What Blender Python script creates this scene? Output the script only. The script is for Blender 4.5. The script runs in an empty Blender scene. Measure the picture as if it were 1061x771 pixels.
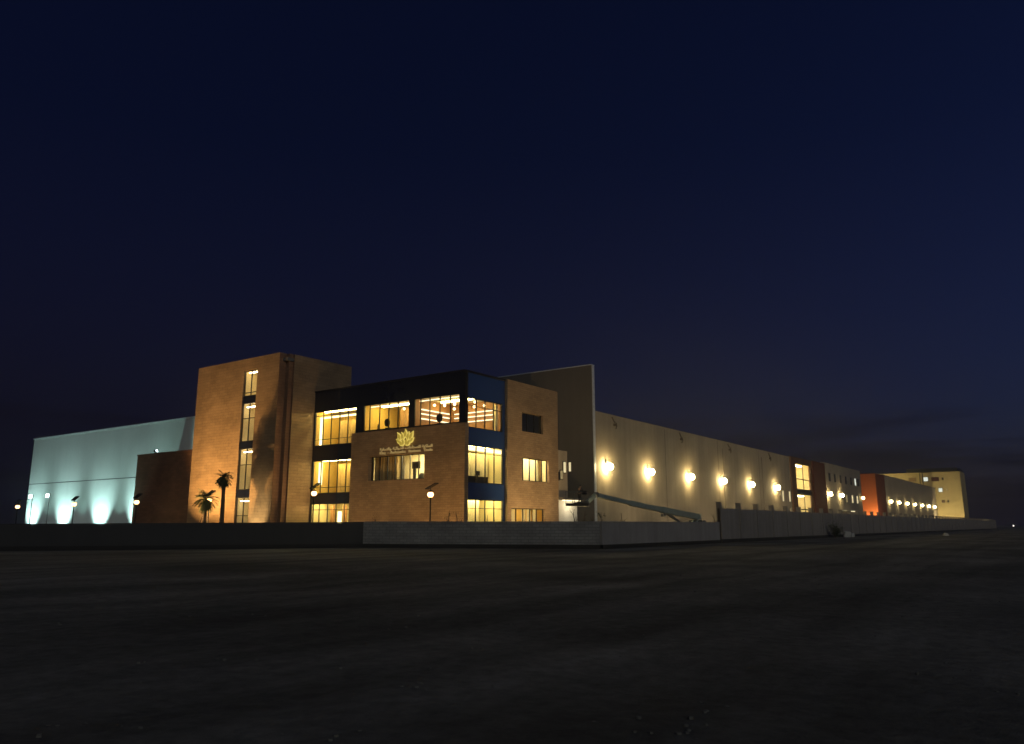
import bpy, bmesh, math, random
from mathutils import Vector, Matrix
random.seed(7)
R = math.radians
S = bpy.context.scene
C = S.collection

# ------------------------------------------------------------------ helpers
LOC = {}

def link(o, parent=None):
    C.objects.link(o)
    if parent is not None:
        o.parent = parent
    return o

def tag(o, label=None, cat=None, group=None, kind=None):
    if label: o['label'] = label
    if cat: o['category'] = cat
    if group: o['group'] = group
    if kind: o['kind'] = kind
    return o

def thing(name, label, cat, loc=(0, 0, 0), rz=0.0, group=None):
    o = bpy.data.objects.new(name, None)
    o.empty_display_size = 0.5
    link(o)
    o.location = loc
    o.rotation_euler = (0, 0, rz)
    LOC[o.name] = Vector(loc) if rz == 0.0 else Vector((0, 0, 0))
    tag(o, label, cat, group)
    return o

class MB:
    def __init__(s):
        s.v = []; s.f = []; s.m = []
    def quad(s, a, b, c, d, mi=0):
        n = len(s.v); s.v += [a, b, c, d]; s.f.append((n, n+1, n+2, n+3)); s.m.append(mi)
    def tri(s, a, b, c, mi=0):
        n = len(s.v); s.v += [a, b, c]; s.f.append((n, n+1, n+2)); s.m.append(mi)
    def box(s, x0, x1, y0, y1, z0, z1, mi=0):
        n = len(s.v)
        s.v += [(x0,y0,z0),(x1,y0,z0),(x1,y1,z0),(x0,y1,z0),(x0,y0,z1),(x1,y0,z1),(x1,y1,z1),(x0,y1,z1)]
        for q in ((3,2,1,0),(4,5,6,7),(0,1,5,4),(1,2,6,5),(2,3,7,6),(3,0,4,7)):
            s.f.append(tuple(n+i for i in q)); s.m.append(mi)
    def obox(s, c, ax, ay, az, mi=0):
        """box with centre c and half-axis vectors"""
        c = Vector(c); ax = Vector(ax); ay = Vector(ay); az = Vector(az)
        n = len(s.v)
        for k in (-1, 1):
            for (i, j) in ((-1,-1),(1,-1),(1,1),(-1,1)):
                s.v.append(tuple(c + ax*i + ay*j + az*k))
        for q in ((3,2,1,0),(4,5,6,7),(0,1,5,4),(1,2,6,5),(2,3,7,6),(3,0,4,7)):
            s.f.append(tuple(n+i for i in q)); s.m.append(mi)
    def bar(s, p, q, w, h, mi=0):
        p = Vector(p); q = Vector(q); d = q-p
        u = d.normalized(); up = Vector((0,0,1)) if abs(u.z) < .95 else Vector((1,0,0))
        sd = u.cross(up).normalized(); up = sd.cross(u)
        s.obox((p+q)/2, d/2, sd*w/2, up*h/2, mi)
    def tube(s, pts, rad, n=8, mi=0, cap=True):
        pts = [Vector(p) for p in pts]
        if not isinstance(rad, (list, tuple)): rad = [rad]*len(pts)
        base = len(s.v)
        for i, p in enumerate(pts):
            d = (pts[min(i+1, len(pts)-1)] - pts[max(i-1, 0)]).normalized()
            up = Vector((0,0,1)) if abs(d.z) < .9 else Vector((1,0,0))
            a = d.cross(up).normalized(); b = a.cross(d)
            for k in range(n):
                t = 2*math.pi*k/n
                s.v.append(tuple(p + (a*math.cos(t)+b*math.sin(t))*rad[i]))
        for i in range(len(pts)-1):
            for k in range(n):
                s.f.append((base+i*n+k, base+i*n+(k+1)%n, base+(i+1)*n+(k+1)%n, base+(i+1)*n+k)); s.m.append(mi)
        if cap:
            s.f.append(tuple(base+k for k in range(n))); s.m.append(mi)
            s.f.append(tuple(base+(len(pts)-1)*n+k for k in reversed(range(n)))); s.m.append(mi)
    def lathe(s, c, prof, n=16, mi=0):
        """profile of (r, z) round a vertical axis at c"""
        base = len(s.v)
        for r, z in prof:
            for k in range(n):
                t = 2*math.pi*k/n
                s.v.append((c[0]+r*math.cos(t), c[1]+r*math.sin(t), c[2]+z))
        for i in range(len(prof)-1):
            for k in range(n):
                s.f.append((base+i*n+k, base+i*n+(k+1)%n, base+(i+1)*n+(k+1)%n, base+(i+1)*n+k)); s.m.append(mi)
    def build(s, name, mats, parent=None, smooth=False, bevel=0):
        L = LOC.get(parent.name, Vector((0,0,0))) if parent is not None else Vector((0,0,0))
        me = bpy.data.meshes.new(name)
        me.from_pydata([tuple(Vector(p)-L) for p in s.v], [], s.f)
        if not isinstance(mats, (list, tuple)): mats = [mats]
        for m in mats: me.materials.append(m)
        me.polygons.foreach_set('material_index', s.m)
        if smooth: me.polygons.foreach_set('use_smooth', [True]*len(s.f))
        uv = me.uv_layers.new(name='uv')
        for p in me.polygons:
            n = p.normal
            ax = max(range(3), key=lambda i: abs(n[i]))
            for li in p.loop_indices:
                co = s.v[me.loops[li].vertex_index]
                uv.data[li].uv = (co[1], co[2]) if ax == 0 else ((co[0], co[2]) if ax == 1 else (co[0], co[1]))
        me.update()
        o = bpy.data.objects.new(name, me)
        link(o, parent)
        LOC[o.name] = L
        if bevel:
            b = o.modifiers.new('b', 'BEVEL'); b.width = bevel; b.segments = 2; b.limit_method = 'ANGLE'
        return o

def wall_panel(mb, axis, c, u0, u1, z0, z1, ops=(), depth=.3, mi=0, rmi=None):
    """a wall sheet on plane axis=c with openings; reveals go 'depth' into the building"""
    rmi = mi if rmi is None else rmi
    us = sorted({u0, u1, *[o[0] for o in ops], *[o[1] for o in ops]})
    zs = sorted({z0, z1, *[o[2] for o in ops], *[o[3] for o in ops]})
    P = (lambda u, z, d=0: (c+d, u, z)) if axis == 'x' else (lambda u, z, d=0: (u, c+d, z))
    for i in range(len(us)-1):
        for j in range(len(zs)-1):
            um = (us[i]+us[i+1])/2; zm = (zs[j]+zs[j+1])/2
            if any(o[0] < um < o[1] and o[2] < zm < o[3] for o in ops): continue
            mb.quad(P(us[i],zs[j]), P(us[i+1],zs[j]), P(us[i+1],zs[j+1]), P(us[i],zs[j+1]), mi)
    for o in ops:
        a, b, e, f = o[:4]
        mb.quad(P(a,e),P(a,f),P(a,f,depth),P(a,e,depth),rmi)
        mb.quad(P(b,e),P(b,f),P(b,f,depth),P(b,e,depth),rmi)
        mb.quad(P(a,f),P(b,f),P(b,f,depth),P(a,f,depth),rmi)
        mb.quad(P(a,e),P(b,e),P(b,e,depth),P(a,e,depth),rmi)

# ------------------------------------------------------------------ materials
def nodes(name):
    m = bpy.data.materials.new(name); m.use_nodes = True
    nt = m.node_tree; b = nt.nodes['Principled BSDF']
    return m, nt, b

def N(nt, t, **kw):
    n = nt.nodes.new(t)
    for k, v in kw.items(): setattr(n, k, v)
    return n

def mix_rgb(nt, fac, a, b, mode='MIX'):
    n = N(nt, 'ShaderNodeMix', data_type='RGBA', blend_type=mode)
    for idx, val in ((0, fac), (6, a), (7, b)):
        if hasattr(val, 'is_output'): nt.links.new(val, n.inputs[idx])
        else: n.inputs[idx].default_value = val if idx == 0 else (*val[:3], 1)
    return n.outputs[2]

def simple(name, col, rough=.7, metal=0., var=.25, scale=3., bump=.0, spec=.4, coords='Object'):
    m, nt, b = nodes(name)
    tc = N(nt, 'ShaderNodeTexCoord')
    no = N(nt, 'ShaderNodeTexNoise'); no.inputs['Scale'].default_value = scale; no.inputs['Detail'].default_value = 6
    nt.links.new(tc.outputs[coords], no.inputs['Vector'])
    lo = tuple(c*(1-var) for c in col); hi = tuple(min(1, c*(1+var)) for c in col)
    nt.links.new(mix_rgb(nt, no.outputs['Fac'], lo, hi), b.inputs['Base Color'])
    b.inputs['Roughness'].default_value = rough; b.inputs['Metallic'].default_value = metal
    b.inputs['Specular IOR Level'].default_value = spec
    if bump:
        bp = N(nt, 'ShaderNodeBump'); bp.inputs['Strength'].default_value = bump; bp.inputs['Distance'].default_value = .03
        nt.links.new(no.outputs['Fac'], bp.inputs['Height']); nt.links.new(bp.outputs['Normal'], b.inputs['Normal'])
    return m

def masonry(name, c1, c2, mortar, bw, bh, ms=.012, rough=.85, bump=.6, blotch=.35):
    m, nt, b = nodes(name)
    uv = N(nt, 'ShaderNodeTexCoord')
    br = N(nt, 'ShaderNodeTexBrick')
    br.inputs['Scale'].default_value = 1
    br.inputs['Color1'].default_value = (*c1, 1); br.inputs['Color2'].default_value = (*c2, 1); br.inputs['Mortar'].default_value = (*mortar, 1)
    br.inputs['Mortar Size'].default_value = ms; br.inputs['Brick Width'].default_value = bw; br.inputs['Row Height'].default_value = bh
    nt.links.new(uv.outputs['UV'], br.inputs['Vector'])
    no = N(nt, 'ShaderNodeTexNoise'); no.inputs['Scale'].default_value = .35; no.inputs['Detail'].default_value = 8; no.inputs['Roughness'].default_value = .65
    nt.links.new(uv.outputs['UV'], no.inputs['Vector'])
    mr = N(nt, 'ShaderNodeMapRange'); mr.inputs[1].default_value = .3; mr.inputs[2].default_value = .7
    mr.inputs[3].default_value = 1-blotch; mr.inputs[4].default_value = 1+blotch*.4
    nt.links.new(no.outputs['Fac'], mr.inputs[0])
    cmb = N(nt, 'ShaderNodeCombineColor')
    for i in range(3): nt.links.new(mr.outputs[0], cmb.inputs[i])
    nt.links.new(mix_rgb(nt, 1.0, br.outputs['Color'], cmb.outputs[0], 'MULTIPLY'), b.inputs['Base Color'])
    b.inputs['Roughness'].default_value = rough; b.inputs['Specular IOR Level'].default_value = .25
    bp = N(nt, 'ShaderNodeBump'); bp.inputs['Strength'].default_value = bump; bp.inputs['Distance'].default_value = .02
    inv = N(nt, 'ShaderNodeMath', operation='SUBTRACT'); inv.inputs[0].default_value = 1
    nt.links.new(br.outputs['Fac'], inv.inputs[1])
    nt.links.new(inv.outputs[0], bp.inputs['Height']); nt.links.new(bp.outputs['Normal'], b.inputs['Normal'])
    return m

def concrete(name, col, streak=.22, rough=.85, panel=None):
    """cast or rendered wall: soft blotches, vertical rain streaks"""
    m, nt, b = nodes(name)
    uv = N(nt, 'ShaderNodeTexCoord')
    mp = N(nt, 'ShaderNodeMapping'); mp.inputs['Scale'].default_value = (1.2, .06, 1)
    nt.links.new(uv.outputs['UV'], mp.inputs['Vector'])
    s1 = N(nt, 'ShaderNodeTexNoise'); s1.inputs['Scale'].default_value = 1.0; s1.inputs['Detail'].default_value = 7
    nt.links.new(mp.outputs[0], s1.inputs['Vector'])
    s2 = N(nt, 'ShaderNodeTexNoise'); s2.inputs['Scale'].default_value = .25; s2.inputs['Detail'].default_value = 8; s2.inputs['Roughness'].default_value = .65
    nt.links.new(uv.outputs['UV'], s2.inputs['Vector'])
    c1 = mix_rgb(nt, s1.outputs['Fac'], tuple(c*(1-streak) for c in col), tuple(c*(1+streak) for c in col))
    c2 = mix_rgb(nt, s2.outputs['Fac'], (1-streak*1.2,)*3, (1+streak*1.2,)*3)
    nt.links.new(mix_rgb(nt, 1.0, c1, c2, 'MULTIPLY'), b.inputs['Base Color'])
    b.inputs['Roughness'].default_value = rough; b.inputs['Specular IOR Level'].default_value = .25
    bp = N(nt, 'ShaderNodeBump'); bp.inputs['Strength'].default_value = .25; bp.inputs['Distance'].default_value = .02
    s3 = N(nt, 'ShaderNodeTexNoise'); s3.inputs['Scale'].default_value = 6; s3.inputs['Detail'].default_value = 5
    nt.links.new(uv.outputs['UV'], s3.inputs['Vector'])
    nt.links.new(s3.outputs['Fac'], bp.inputs['Height']); nt.links.new(bp.outputs['Normal'], b.inputs['Normal'])
    return m

def emit(name, col, strength):
    m = bpy.data.materials.new(name); m.use_nodes = True
    nt = m.node_tree; nt.nodes.clear()
    e = N(nt, 'ShaderNodeEmission'); e.inputs[0].default_value = (*col, 1); e.inputs[1].default_value = strength
    o = N(nt, 'ShaderNodeOutputMaterial'); nt.links.new(e.outputs[0], o.inputs[0])
    return m

def pane_mat(name, tint=(.9,.93,.95), base=.06):
    """window glass: mostly clear, a mirror share that grows at grazing angles"""
    m = bpy.data.materials.new(name); m.use_nodes = True
    nt = m.node_tree; nt.nodes.clear()
    t = N(nt, 'ShaderNodeBsdfTransparent'); t.inputs[0].default_value = (*tint, 1)
    g = N(nt, 'ShaderNodeBsdfGlossy'); g.inputs['Roughness'].default_value = .01
    lw = N(nt, 'ShaderNodeFresnel')
    ge = N(nt, 'ShaderNodeNewGeometry'); mr = N(nt, 'ShaderNodeMapRange'); mr.inputs[3].default_value = 1.5; mr.inputs[4].default_value = 1/1.5
    nt.links.new(ge.outputs['Backfacing'], mr.inputs[0]); nt.links.new(mr.outputs[0], lw.inputs[0])
    mx = N(nt, 'ShaderNodeMixShader'); nt.links.new(lw.outputs[0], mx.inputs[0])
    nt.links.new(t.outputs[0], mx.inputs[1]); nt.links.new(g.outputs[0], mx.inputs[2])
    o = N(nt, 'ShaderNodeOutputMaterial'); nt.links.new(mx.outputs[0], o.inputs[0])
    return m

M = {}
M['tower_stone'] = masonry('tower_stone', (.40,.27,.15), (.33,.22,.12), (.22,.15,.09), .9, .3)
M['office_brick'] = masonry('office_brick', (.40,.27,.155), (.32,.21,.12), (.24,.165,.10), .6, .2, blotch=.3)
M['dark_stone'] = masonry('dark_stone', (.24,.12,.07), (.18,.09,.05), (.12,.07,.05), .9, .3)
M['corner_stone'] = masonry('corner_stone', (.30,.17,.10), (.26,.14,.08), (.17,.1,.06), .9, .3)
M['hall_panel'] = concrete('hall_panel', (.62,.64,.62), .08, .6)
M['hall_trim'] = simple('hall_trim', (.75,.77,.77), .4, .2)
M['seam'] = simple('seam', (.12,.12,.12), .8)
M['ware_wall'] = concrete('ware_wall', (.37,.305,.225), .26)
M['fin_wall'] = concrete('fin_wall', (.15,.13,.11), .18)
M['joint'] = simple('joint', (.12,.10,.08), .9)
M['white_wall'] = concrete('white_wall', (.74,.70,.6), .06)
M['red_wall'] = concrete('red_wall', (.16,.032,.02), .18)
M['orange_stone'] = concrete('orange_stone', (.36,.105,.035), .15)
M['red_dark'] = concrete('red_dark', (.14,.03,.02), .14)
M['far_wall'] = concrete('far_wall', (.54,.42,.20), .12)
M['frame'] = simple('frame', (.035,.033,.03), .45, .5)
M['black_metal'] = simple('black_metal', (.03,.03,.03), .5, .6)
M['grey_metal'] = simple('grey_metal', (.22,.22,.22), .45, .7)
M['glass_black'] = simple('glass_black', (.010,.014,.030), .06, 0, .1, spec=.5)
M['glass_blue'] = simple('glass_blue', (.02,.05,.16), .05, .0, .15, .4, spec=.8)  # blue base colour stands for the dusk sky mirrored in the side glass
M['pane'] = pane_mat('pane')
M['roof'] = simple('roof', (.16,.15,.14), .9)
M['room_yellow'] = simple('room_yellow', (.78,.52,.13), .8, 0, .1)
M['room_cream'] = simple('room_cream', (.8,.68,.38), .8, 0, .08)
M['room_wood'] = simple('room_wood', (.34,.17,.065), .6, 0, .3, 2)
M['room_grey'] = simple('room_grey', (.25,.27,.32), .8)
M['floor_in'] = simple('floor_in', (.3,.24,.17), .4)
M['curtain'] = simple('curtain', (.62,.42,.16), .9, 0, .2, 6)
M['curtain_pale'] = simple('curtain_pale', (.78,.68,.42), .9, 0, .12, 6)
M['curtain_dark'] = simple('curtain_dark', (.28,.16,.07), .9, 0, .2, 6)
M['dark_fabric'] = simple('dark_fabric', (.025,.022,.02), .9)
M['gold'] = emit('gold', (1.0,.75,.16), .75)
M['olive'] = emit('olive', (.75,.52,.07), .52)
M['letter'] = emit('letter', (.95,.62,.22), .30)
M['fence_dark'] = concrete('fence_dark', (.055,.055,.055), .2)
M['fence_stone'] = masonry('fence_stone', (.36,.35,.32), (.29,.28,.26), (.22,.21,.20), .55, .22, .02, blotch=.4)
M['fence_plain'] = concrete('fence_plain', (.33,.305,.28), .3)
M['fence_panel'] = concrete('fence_panel', (.29,.26,.23), .32)
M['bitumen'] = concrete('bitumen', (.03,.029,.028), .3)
M['bark'] = simple('bark', (.10,.07,.045), .95, 0, .4, 8, .6)
M['palm_leaf'] = simple('palm_leaf', (.055,.075,.03), .7, 0, .4, 4)
M['leaf'] = simple('leaf', (.06,.08,.03), .7, 0, .4, 4)
M['lift_paint'] = simple('lift_paint', (.26,.33,.30), .5, .0)
M['lift_grey'] = simple('lift_grey', (.14,.15,.15), .5, .3)
M['rubber'] = simple('rubber', (.02,.02,.02), .9)
M['cloth'] = simple('cloth', (.04,.045,.06), .9)
M['trouser'] = simple('trouser', (.03,.03,.035), .9)
M['skin'] = simple('skin', (.35,.2,.13), .6, 0, .08)
M['hair'] = simple('hair', (.015,.012,.01), .7)
M['solar'] = simple('solar', (.012,.016,.03), .15)
M['pale_stone'] = simple('pale_stone', (.6,.58,.52), .9)
M['terracotta'] = simple('terracotta', (.3,.12,.06), .8)

WARM = (1.0,.70,.30)
M['tube_room'] = emit('tube_room', (1.0,.79,.29), 44)
M['tube_bright'] = emit('tube_bright', (1.0,.78,.42), 26)
M['tube_tower'] = emit('tube_tower', (1.0,.78,.46), 20)
M['tube_hot'] = emit('tube_hot', (1.0,.86,.50), 64)
M['led'] = emit('led', (1.0,.86,.42), 3.2)
M['led_white'] = emit('led_white', (1.0,.84,.50), 2.4)
M['globe_in'] = emit('globe_in', (1.0,.72,.36), 6)
M['lamp_amber'] = emit('lamp_amber', (1.0,.55,.2), 7)
M['flood_lens'] = emit('flood_lens', (1.0,.86,.46), 40)
M['flood_white'] = emit('flood_white', (.75,.95,1.0), 14)
M['lit_blind'] = emit('lit_blind', (1.0,.82,.45), .85)
M['lit_white'] = emit('lit_white', (.95,1.0,.85), 1.0)
M['dim_blind'] = emit('dim_blind', (1.0,.75,.35), .28)
M['uplens'] = emit('uplens', (1.0,.8,.5), 3)
M['pin_white'] = emit('pin_white', (1.0,.95,.85), 3)

# ------------------------------------------------------------------ ground
from mathutils import noise
def ground_z(x, y):
    if not (-60 < x < 120 and -60 < y < 60): return 0
    k = min(1, (28-y)/6, (x+60)/10, (120-x)/10, (y+60)/10, max(0, (46 - (x*.91+y*.41-7))/5))
    k = max(0, k)
    return k*(.16*noise.noise((x*.09, y*.09, 3)) + .07*noise.noise((x*.35, y*.35, 9)) + .03*noise.noise((x*1.1, y*1.1, 5)))

def ground():
    m, nt, b = nodes('dirt')
    tc = N(nt, 'ShaderNodeTexCoord')
    n1 = N(nt, 'ShaderNodeTexNoise'); n1.inputs['Scale'].default_value = .12; n1.inputs['Detail'].default_value = 10; n1.inputs['Roughness'].default_value = .6
    n2 = N(nt, 'ShaderNodeTexNoise'); n2.inputs['Scale'].default_value = 3.5; n2.inputs['Detail'].default_value = 10; n2.inputs['Roughness'].default_value = .7
    mp = N(nt, 'ShaderNodeMapping'); mp.inputs['Rotation'].default_value = (0,0,R(-50)); mp.inputs['Scale'].default_value = (.05,.5,1)
    nt.links.new(tc.outputs['Object'], mp.inputs['Vector'])
    n3 = N(nt, 'ShaderNodeTexNoise'); n3.inputs['Scale'].default_value = 1; n3.inputs['Detail'].default_value = 5
    nt.links.new(mp.outputs[0], n3.inputs['Vector'])
    for n in (n1, n2): nt.links.new(tc.outputs['Object'], n.inputs['Vector'])
    r1 = N(nt, 'ShaderNodeMapRange'); r1.inputs[1].default_value = .35; r1.inputs[2].default_value = .65
    nt.links.new(n1.outputs['Fac'], r1.inputs[0])
    c = mix_rgb(nt, r1.outputs[0], (.11,.11,.095), (.26,.255,.215))
    r2 = N(nt, 'ShaderNodeMapRange'); r2.inputs[1].default_value = .3; r2.inputs[2].default_value = .7; r2.inputs[3].default_value = .65; r2.inputs[4].default_value = 1.3
    nt.links.new(n2.outputs['Fac'], r2.inputs[0])
    r3 = N(nt, 'ShaderNodeMapRange'); r3.inputs[1].default_value = .35; r3.inputs[2].default_value = .65; r3.inputs[3].default_value = .7; r3.inputs[4].default_value = 1.25
    nt.links.new(n3.outputs['Fac'], r3.inputs[0])
    mu = N(nt, 'ShaderNodeMath', operation='MULTIPLY'); nt.links.new(r2.outputs[0], mu.inputs[0]); nt.links.new(r3.outputs[0], mu.inputs[1])
    cc = N(nt, 'ShaderNodeCombineColor')
    for i in range(3): nt.links.new(mu.outputs[0], cc.inputs[i])
    nt.links.new(mix_rgb(nt, 1.0, c, cc.outputs[0], 'MULTIPLY'), b.inputs['Base Color'])
    b.inputs['Roughness'].default_value = .95; b.inputs['Specular IOR Level'].default_value = .15
    bp = N(nt, 'ShaderNodeBump'); bp.inputs['Strength'].default_value = .8; bp.inputs['Distance'].default_value = .08
    nt.links.new(n2.outputs['Fac'], bp.inputs['Height']); nt.links.new(bp.outputs['Normal'], b.inputs['Normal'])
    # one sheet: fine cells near the viewer, coarse to the horizon
    def axis(lo, hi, step, far):
        a = []; t = lo
        while t < hi: a.append(t); t += step
        a.append(hi)
        return [-far, -far*.4, -600, -250, -120] + a + [200, 350, 600, far*.4, far]
    xs = axis(-60, 120, 1.2, 4000); ys = axis(-60, 60, 1.2, 4000)
    v = []; f = []
    for y in ys:
        for x in xs:
            z = ground_z(x, y)
            v.append((x, y, z))
    nx = len(xs)
    for j in range(len(ys)-1):
        for i in range(nx-1):
            f.append((j*nx+i, j*nx+i+1, (j+1)*nx+i+1, (j+1)*nx+i))
    me = bpy.data.meshes.new('ground'); me.from_pydata(v, [], f); me.materials.append(m)
    me.polygons.foreach_set('use_smooth', [True]*len(f))
    o = link(bpy.data.objects.new('ground', me)); o['kind'] = 'structure'
    # loose stones nobody could count
    g = MB()
    for i in range(2200):
        d = 4 + 50*random.random()**1.2
        a = R(35.75 + random.uniform(-42, 42))
        x, y = d*math.cos(a), d*math.sin(a)
        if y > 27 - .0*x and x*.91+y*.41 > 54: continue
        if x*.912+y*.41 > 55.5: continue
        r = random.uniform(.01, .03)*(1+.012*d)
        n = len(g.v); z = ground_z(x, y)-.05
        ring = [(x+r*random.uniform(.7,1.2)*math.cos(t), y+r*random.uniform(.7,1.2)*math.sin(t)) for t in (0,1.05,2.1,3.14,4.2,5.2)]
        for p in ring: g.v.append((p[0], p[1], z-.1))
        for p in ring: g.v.append((x+(p[0]-x)*.75, y+(p[1]-y)*.75, z+.04+r*random.uniform(.2,.5)))
        for k in range(6):
            g.f.append((n+k, n+(k+1)%6, n+6+(k+1)%6, n+6+k)); g.m.append(0)
        g.f.append(tuple(n+6+k for k in range(6))); g.m.append(0)
    st = g.build('gravel', simple('gravel', (.17,.165,.14), .95, 0, .6, 1.5))
    tag(st, 'loose small stones strewn over the dark dirt ground', 'gravel', kind='stuff')
ground()

# ------------------------------------------------------------------ lights
def lamp(kind, name, parent, loc, col, watts, aim=None, angle=120, blend=.6, radius=.12):
    d = bpy.data.lights.new(name, kind); d.energy = watts; d.color = col
    d.shadow_soft_size = radius
    if kind == 'SPOT': d.spot_size = R(angle); d.spot_blend = blend
    o = bpy.data.objects.new(name, d); link(o, parent)
    o.location = Vector(loc) - LOC.get(parent.name, Vector((0,0,0)))
    if aim is not None:
        o.rotation_euler = (Vector(aim)-Vector(loc)).to_track_quat('-Z', 'Y').to_euler()
    return o

# ------------------------------------------------------------------ building pieces
def window(parent, axis, c, u0, u1, z0, z1, nu, trans=(), fr=.07, dep=.10, glass='pane', us=None, name='window'):
    """frame mesh with mullions and transoms, its pane a sub-part"""
    b = MB()
    def bx(a0, a1, e0, e1, d0=0, d1=dep):
        if axis == 'x': b.box(c+d0, c+d1, a0, a1, e0, e1)
        else: b.box(a0, a1, c+d0, c+d1, e0, e1)
    bx(u0, u0+fr, z0, z1); bx(u1-fr, u1, z0, z1)
    bx(u0+fr, u1-fr, z0, z0+fr); bx(u0+fr, u1-fr, z1-fr, z1)
    cuts = us if us else [u0+(u1-u0)*i/nu for i in range(1, nu)]
    for u in cuts: bx(u-fr/2, u+fr/2, z0+fr, z1-fr, .004, dep-.004)
    edges = [u0+fr/2]+list(cuts)+[u1-fr/2]
    for t in trans:
        for i in range(len(edges)-1):
            bx(edges[i]+fr/2, edges[i+1]-fr/2, t-fr*.35, t+fr*.35, .008, dep-.008)
    w = b.build(name, M['frame'], parent)
    g = MB()
    if axis == 'x': g.quad((c+dep*.5,u1-.01,z0+.01),(c+dep*.5,u0+.01,z0+.01),(c+dep*.5,u0+.01,z1-.01),(c+dep*.5,u1-.01,z1-.01))
    else: g.quad((u0+.01,c+dep*.5,z0+.01),(u1-.01,c+dep*.5,z0+.01),(u1-.01,c+dep*.5,z1-.01),(u0+.01,c+dep*.5,z1-.01))
    g.build('pane', M[glass], w)
    return w

def room(parent, x0, x1, y0, y1, z0, z1, open_sides, mat_back, mat_side=None, mat_floor='floor_in', name='room'):
    b = MB(); ms = [M[mat_back], M[mat_side or mat_back], M[mat_floor], M['room_cream']]
    b.quad((x0,y0,z0),(x1,y0,z0),(x1,y1,z0),(x0,y1,z0), 2)
    b.quad((x0,y0,z1),(x1,y0,z1),(x1,y1,z1),(x0,y1,z1), 3)
    if '-x' not in open_sides: b.quad((x0,y0,z0),(x0,y1,z0),(x0,y1,z1),(x0,y0,z1), 1)
    if '+x' not in open_sides: b.quad((x1,y0,z0),(x1,y1,z0),(x1,y1,z1),(x1,y0,z1), 0 if '-x' in open_sides else 1)
    if '-y' not in open_sides: b.quad((x0,y0,z0),(x1,y0,z0),(x1,y0,z1),(x0,y0,z1), 1)
    if '+y' not in open_sides: b.quad((x0,y1,z0),(x1,y1,z0),(x1,y1,z1),(x0,y1,z1), 0 if '-y' in open_sides else 1)
    return b.build(name, ms, parent)

def strip(parent, x0, x1, y0, y1, z0, z1, mat, name='light_strip'):
    b = MB(); b.box(x0, x1, y0, y1, z0, z1)
    return b.build(name, M[mat], parent)

def curtain(parent, axis, c, u0, u1, z0, z1, mat, amp=.07, wave=.42):
    b = MB(); n = max(6, int((u1-u0)/.06)); pr = None
    for i in range(n+1):
        u = u0+(u1-u0)*i/n
        d = amp*math.sin(u*2*math.pi/wave) + amp*.4*math.sin(u*2*math.pi/wave*.37+1)
        p = (c+d, u) if axis == 'x' else (u, c+d)
        if pr: b.quad((*pr, z0), (*p, z0), (*p, z1), (*pr, z1))
        pr = p
    return b.build('curtain', M[mat], parent, smooth=True)

# ================================================================== OFFICE BUILDING
XF, YS = 51.2, 41.7
off = thing('office_building', 'three storey office block of brown stone and dark glass with golden emblem, lit yellow inside', 'building', (58, 51, 0))
A3 = (55.40, 61.42, 9.42, 12.90); A2 = (55.40, 61.42, 4.72, 7.95); A1 = (55.45, 61.42, .12, 3.76)
B1 = (48.46, 54.40, 10.45, 12.98); B2 = (42.50, 47.86, 10.42, 12.98)
cw = MB()
wall_panel(cw, 'x', XF, 41.7, 61.5, 0, 14.9, [A1, A2, A3, B1, B2, (45.95, 53.0, 5.63, 7.98)], .25)
# black joints of the glass band, raised caps
for y in (44.9, 48.16, 51.4, 55.0, 58.4): cw.box(XF-.04, XF-.002, y-.03, y+.03, 13.02, 14.86)
cw.build('curtain_wall', M['glass_black'], off)
SG3 = (51.42, 56.45, 9.98, 12.60); SG2 = (51.42, 56.62, 5.26, 8.47); SG1 = (51.42, 56.62, .12, 3.85)
gw = MB()
wall_panel(gw, 'y', YS, 51.2, 56.8, 0, 14.78, [SG1, SG2, SG3], .25)
gw.build('curtain_wall', M['glass_blue'], off)
tr = MB()
tr.box(51.12, 51.30, 41.60, 41.78, 0, 14.96)         # corner post
tr.box(51.10, 57.0, 41.62, 41.9, 14.78, 14.96); tr.box(51.12, 51.5, 41.9, 61.5, 14.9, 15.02)
tr.build('parapet_trim', M['frame'], off)
# brick slab on the front
CW = (46.0, 52.95, 5.68, 7.93)
bp = MB()
wall_panel(bp, 'x', 50.7, 41.42, 55.35, 0, 10.28, [CW], .55)
bp.quad((50.7,41.42,0),(51.196,41.42,0),(51.196,41.42,10.28),(50.7,41.42,10.28))
bp.quad((50.7,55.35,0),(51.196,55.35,0),(51.196,55.35,10.28),(50.7,55.35,10.28))
bp.quad((50.7,41.42,10.28),(51.196,41.42,10.28),(51.196,55.35,10.28),(50.7,55.35,10.28))
bp.build('stone_wall', M['office_brick'], off)
# brick block on the side
D3 = (59.12, 62.76, 10.35, 12.17); D2 = (59.12, 63.72, 5.74, 7.9); D1 = (57.42, 63.0, .9, 3.2)
bb = MB()
wall_panel(bb, 'y', 41.4, 56.8, 65.4, 0, 14.95, [D1, D2, D3], .40)
bb.quad((56.8,41.4,0),(56.8,42.2,0),(56.8,42.2,14.95),(56.8,41.4,14.95))
bb.quad((65.4,41.4,0),(65.4,60,0),(65.4,60,14.95),(65.4,41.4,14.95))
bb.quad((56.8,41.4,14.95),(65.4,41.4,14.95),(65.4,41.9,14.95),(56.8,41.9,14.95))
bb.quad((56.8,41.9,14.2),(65.4,41.9,14.2),(65.4,41.9,14.95),(56.8,41.9,14.95))
bb.build('stone_wall', M['office_brick'], off)
rf = MB(); rf.box(51.5, 65.38, 41.95, 61.5, 13.9, 14.2)
rf.quad((51.3,61.5,0),(65.4,61.5,0),(65.4,61.5,14.8),(51.3,61.5,14.8))
rf.build('roof', M['roof'], off)

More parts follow.
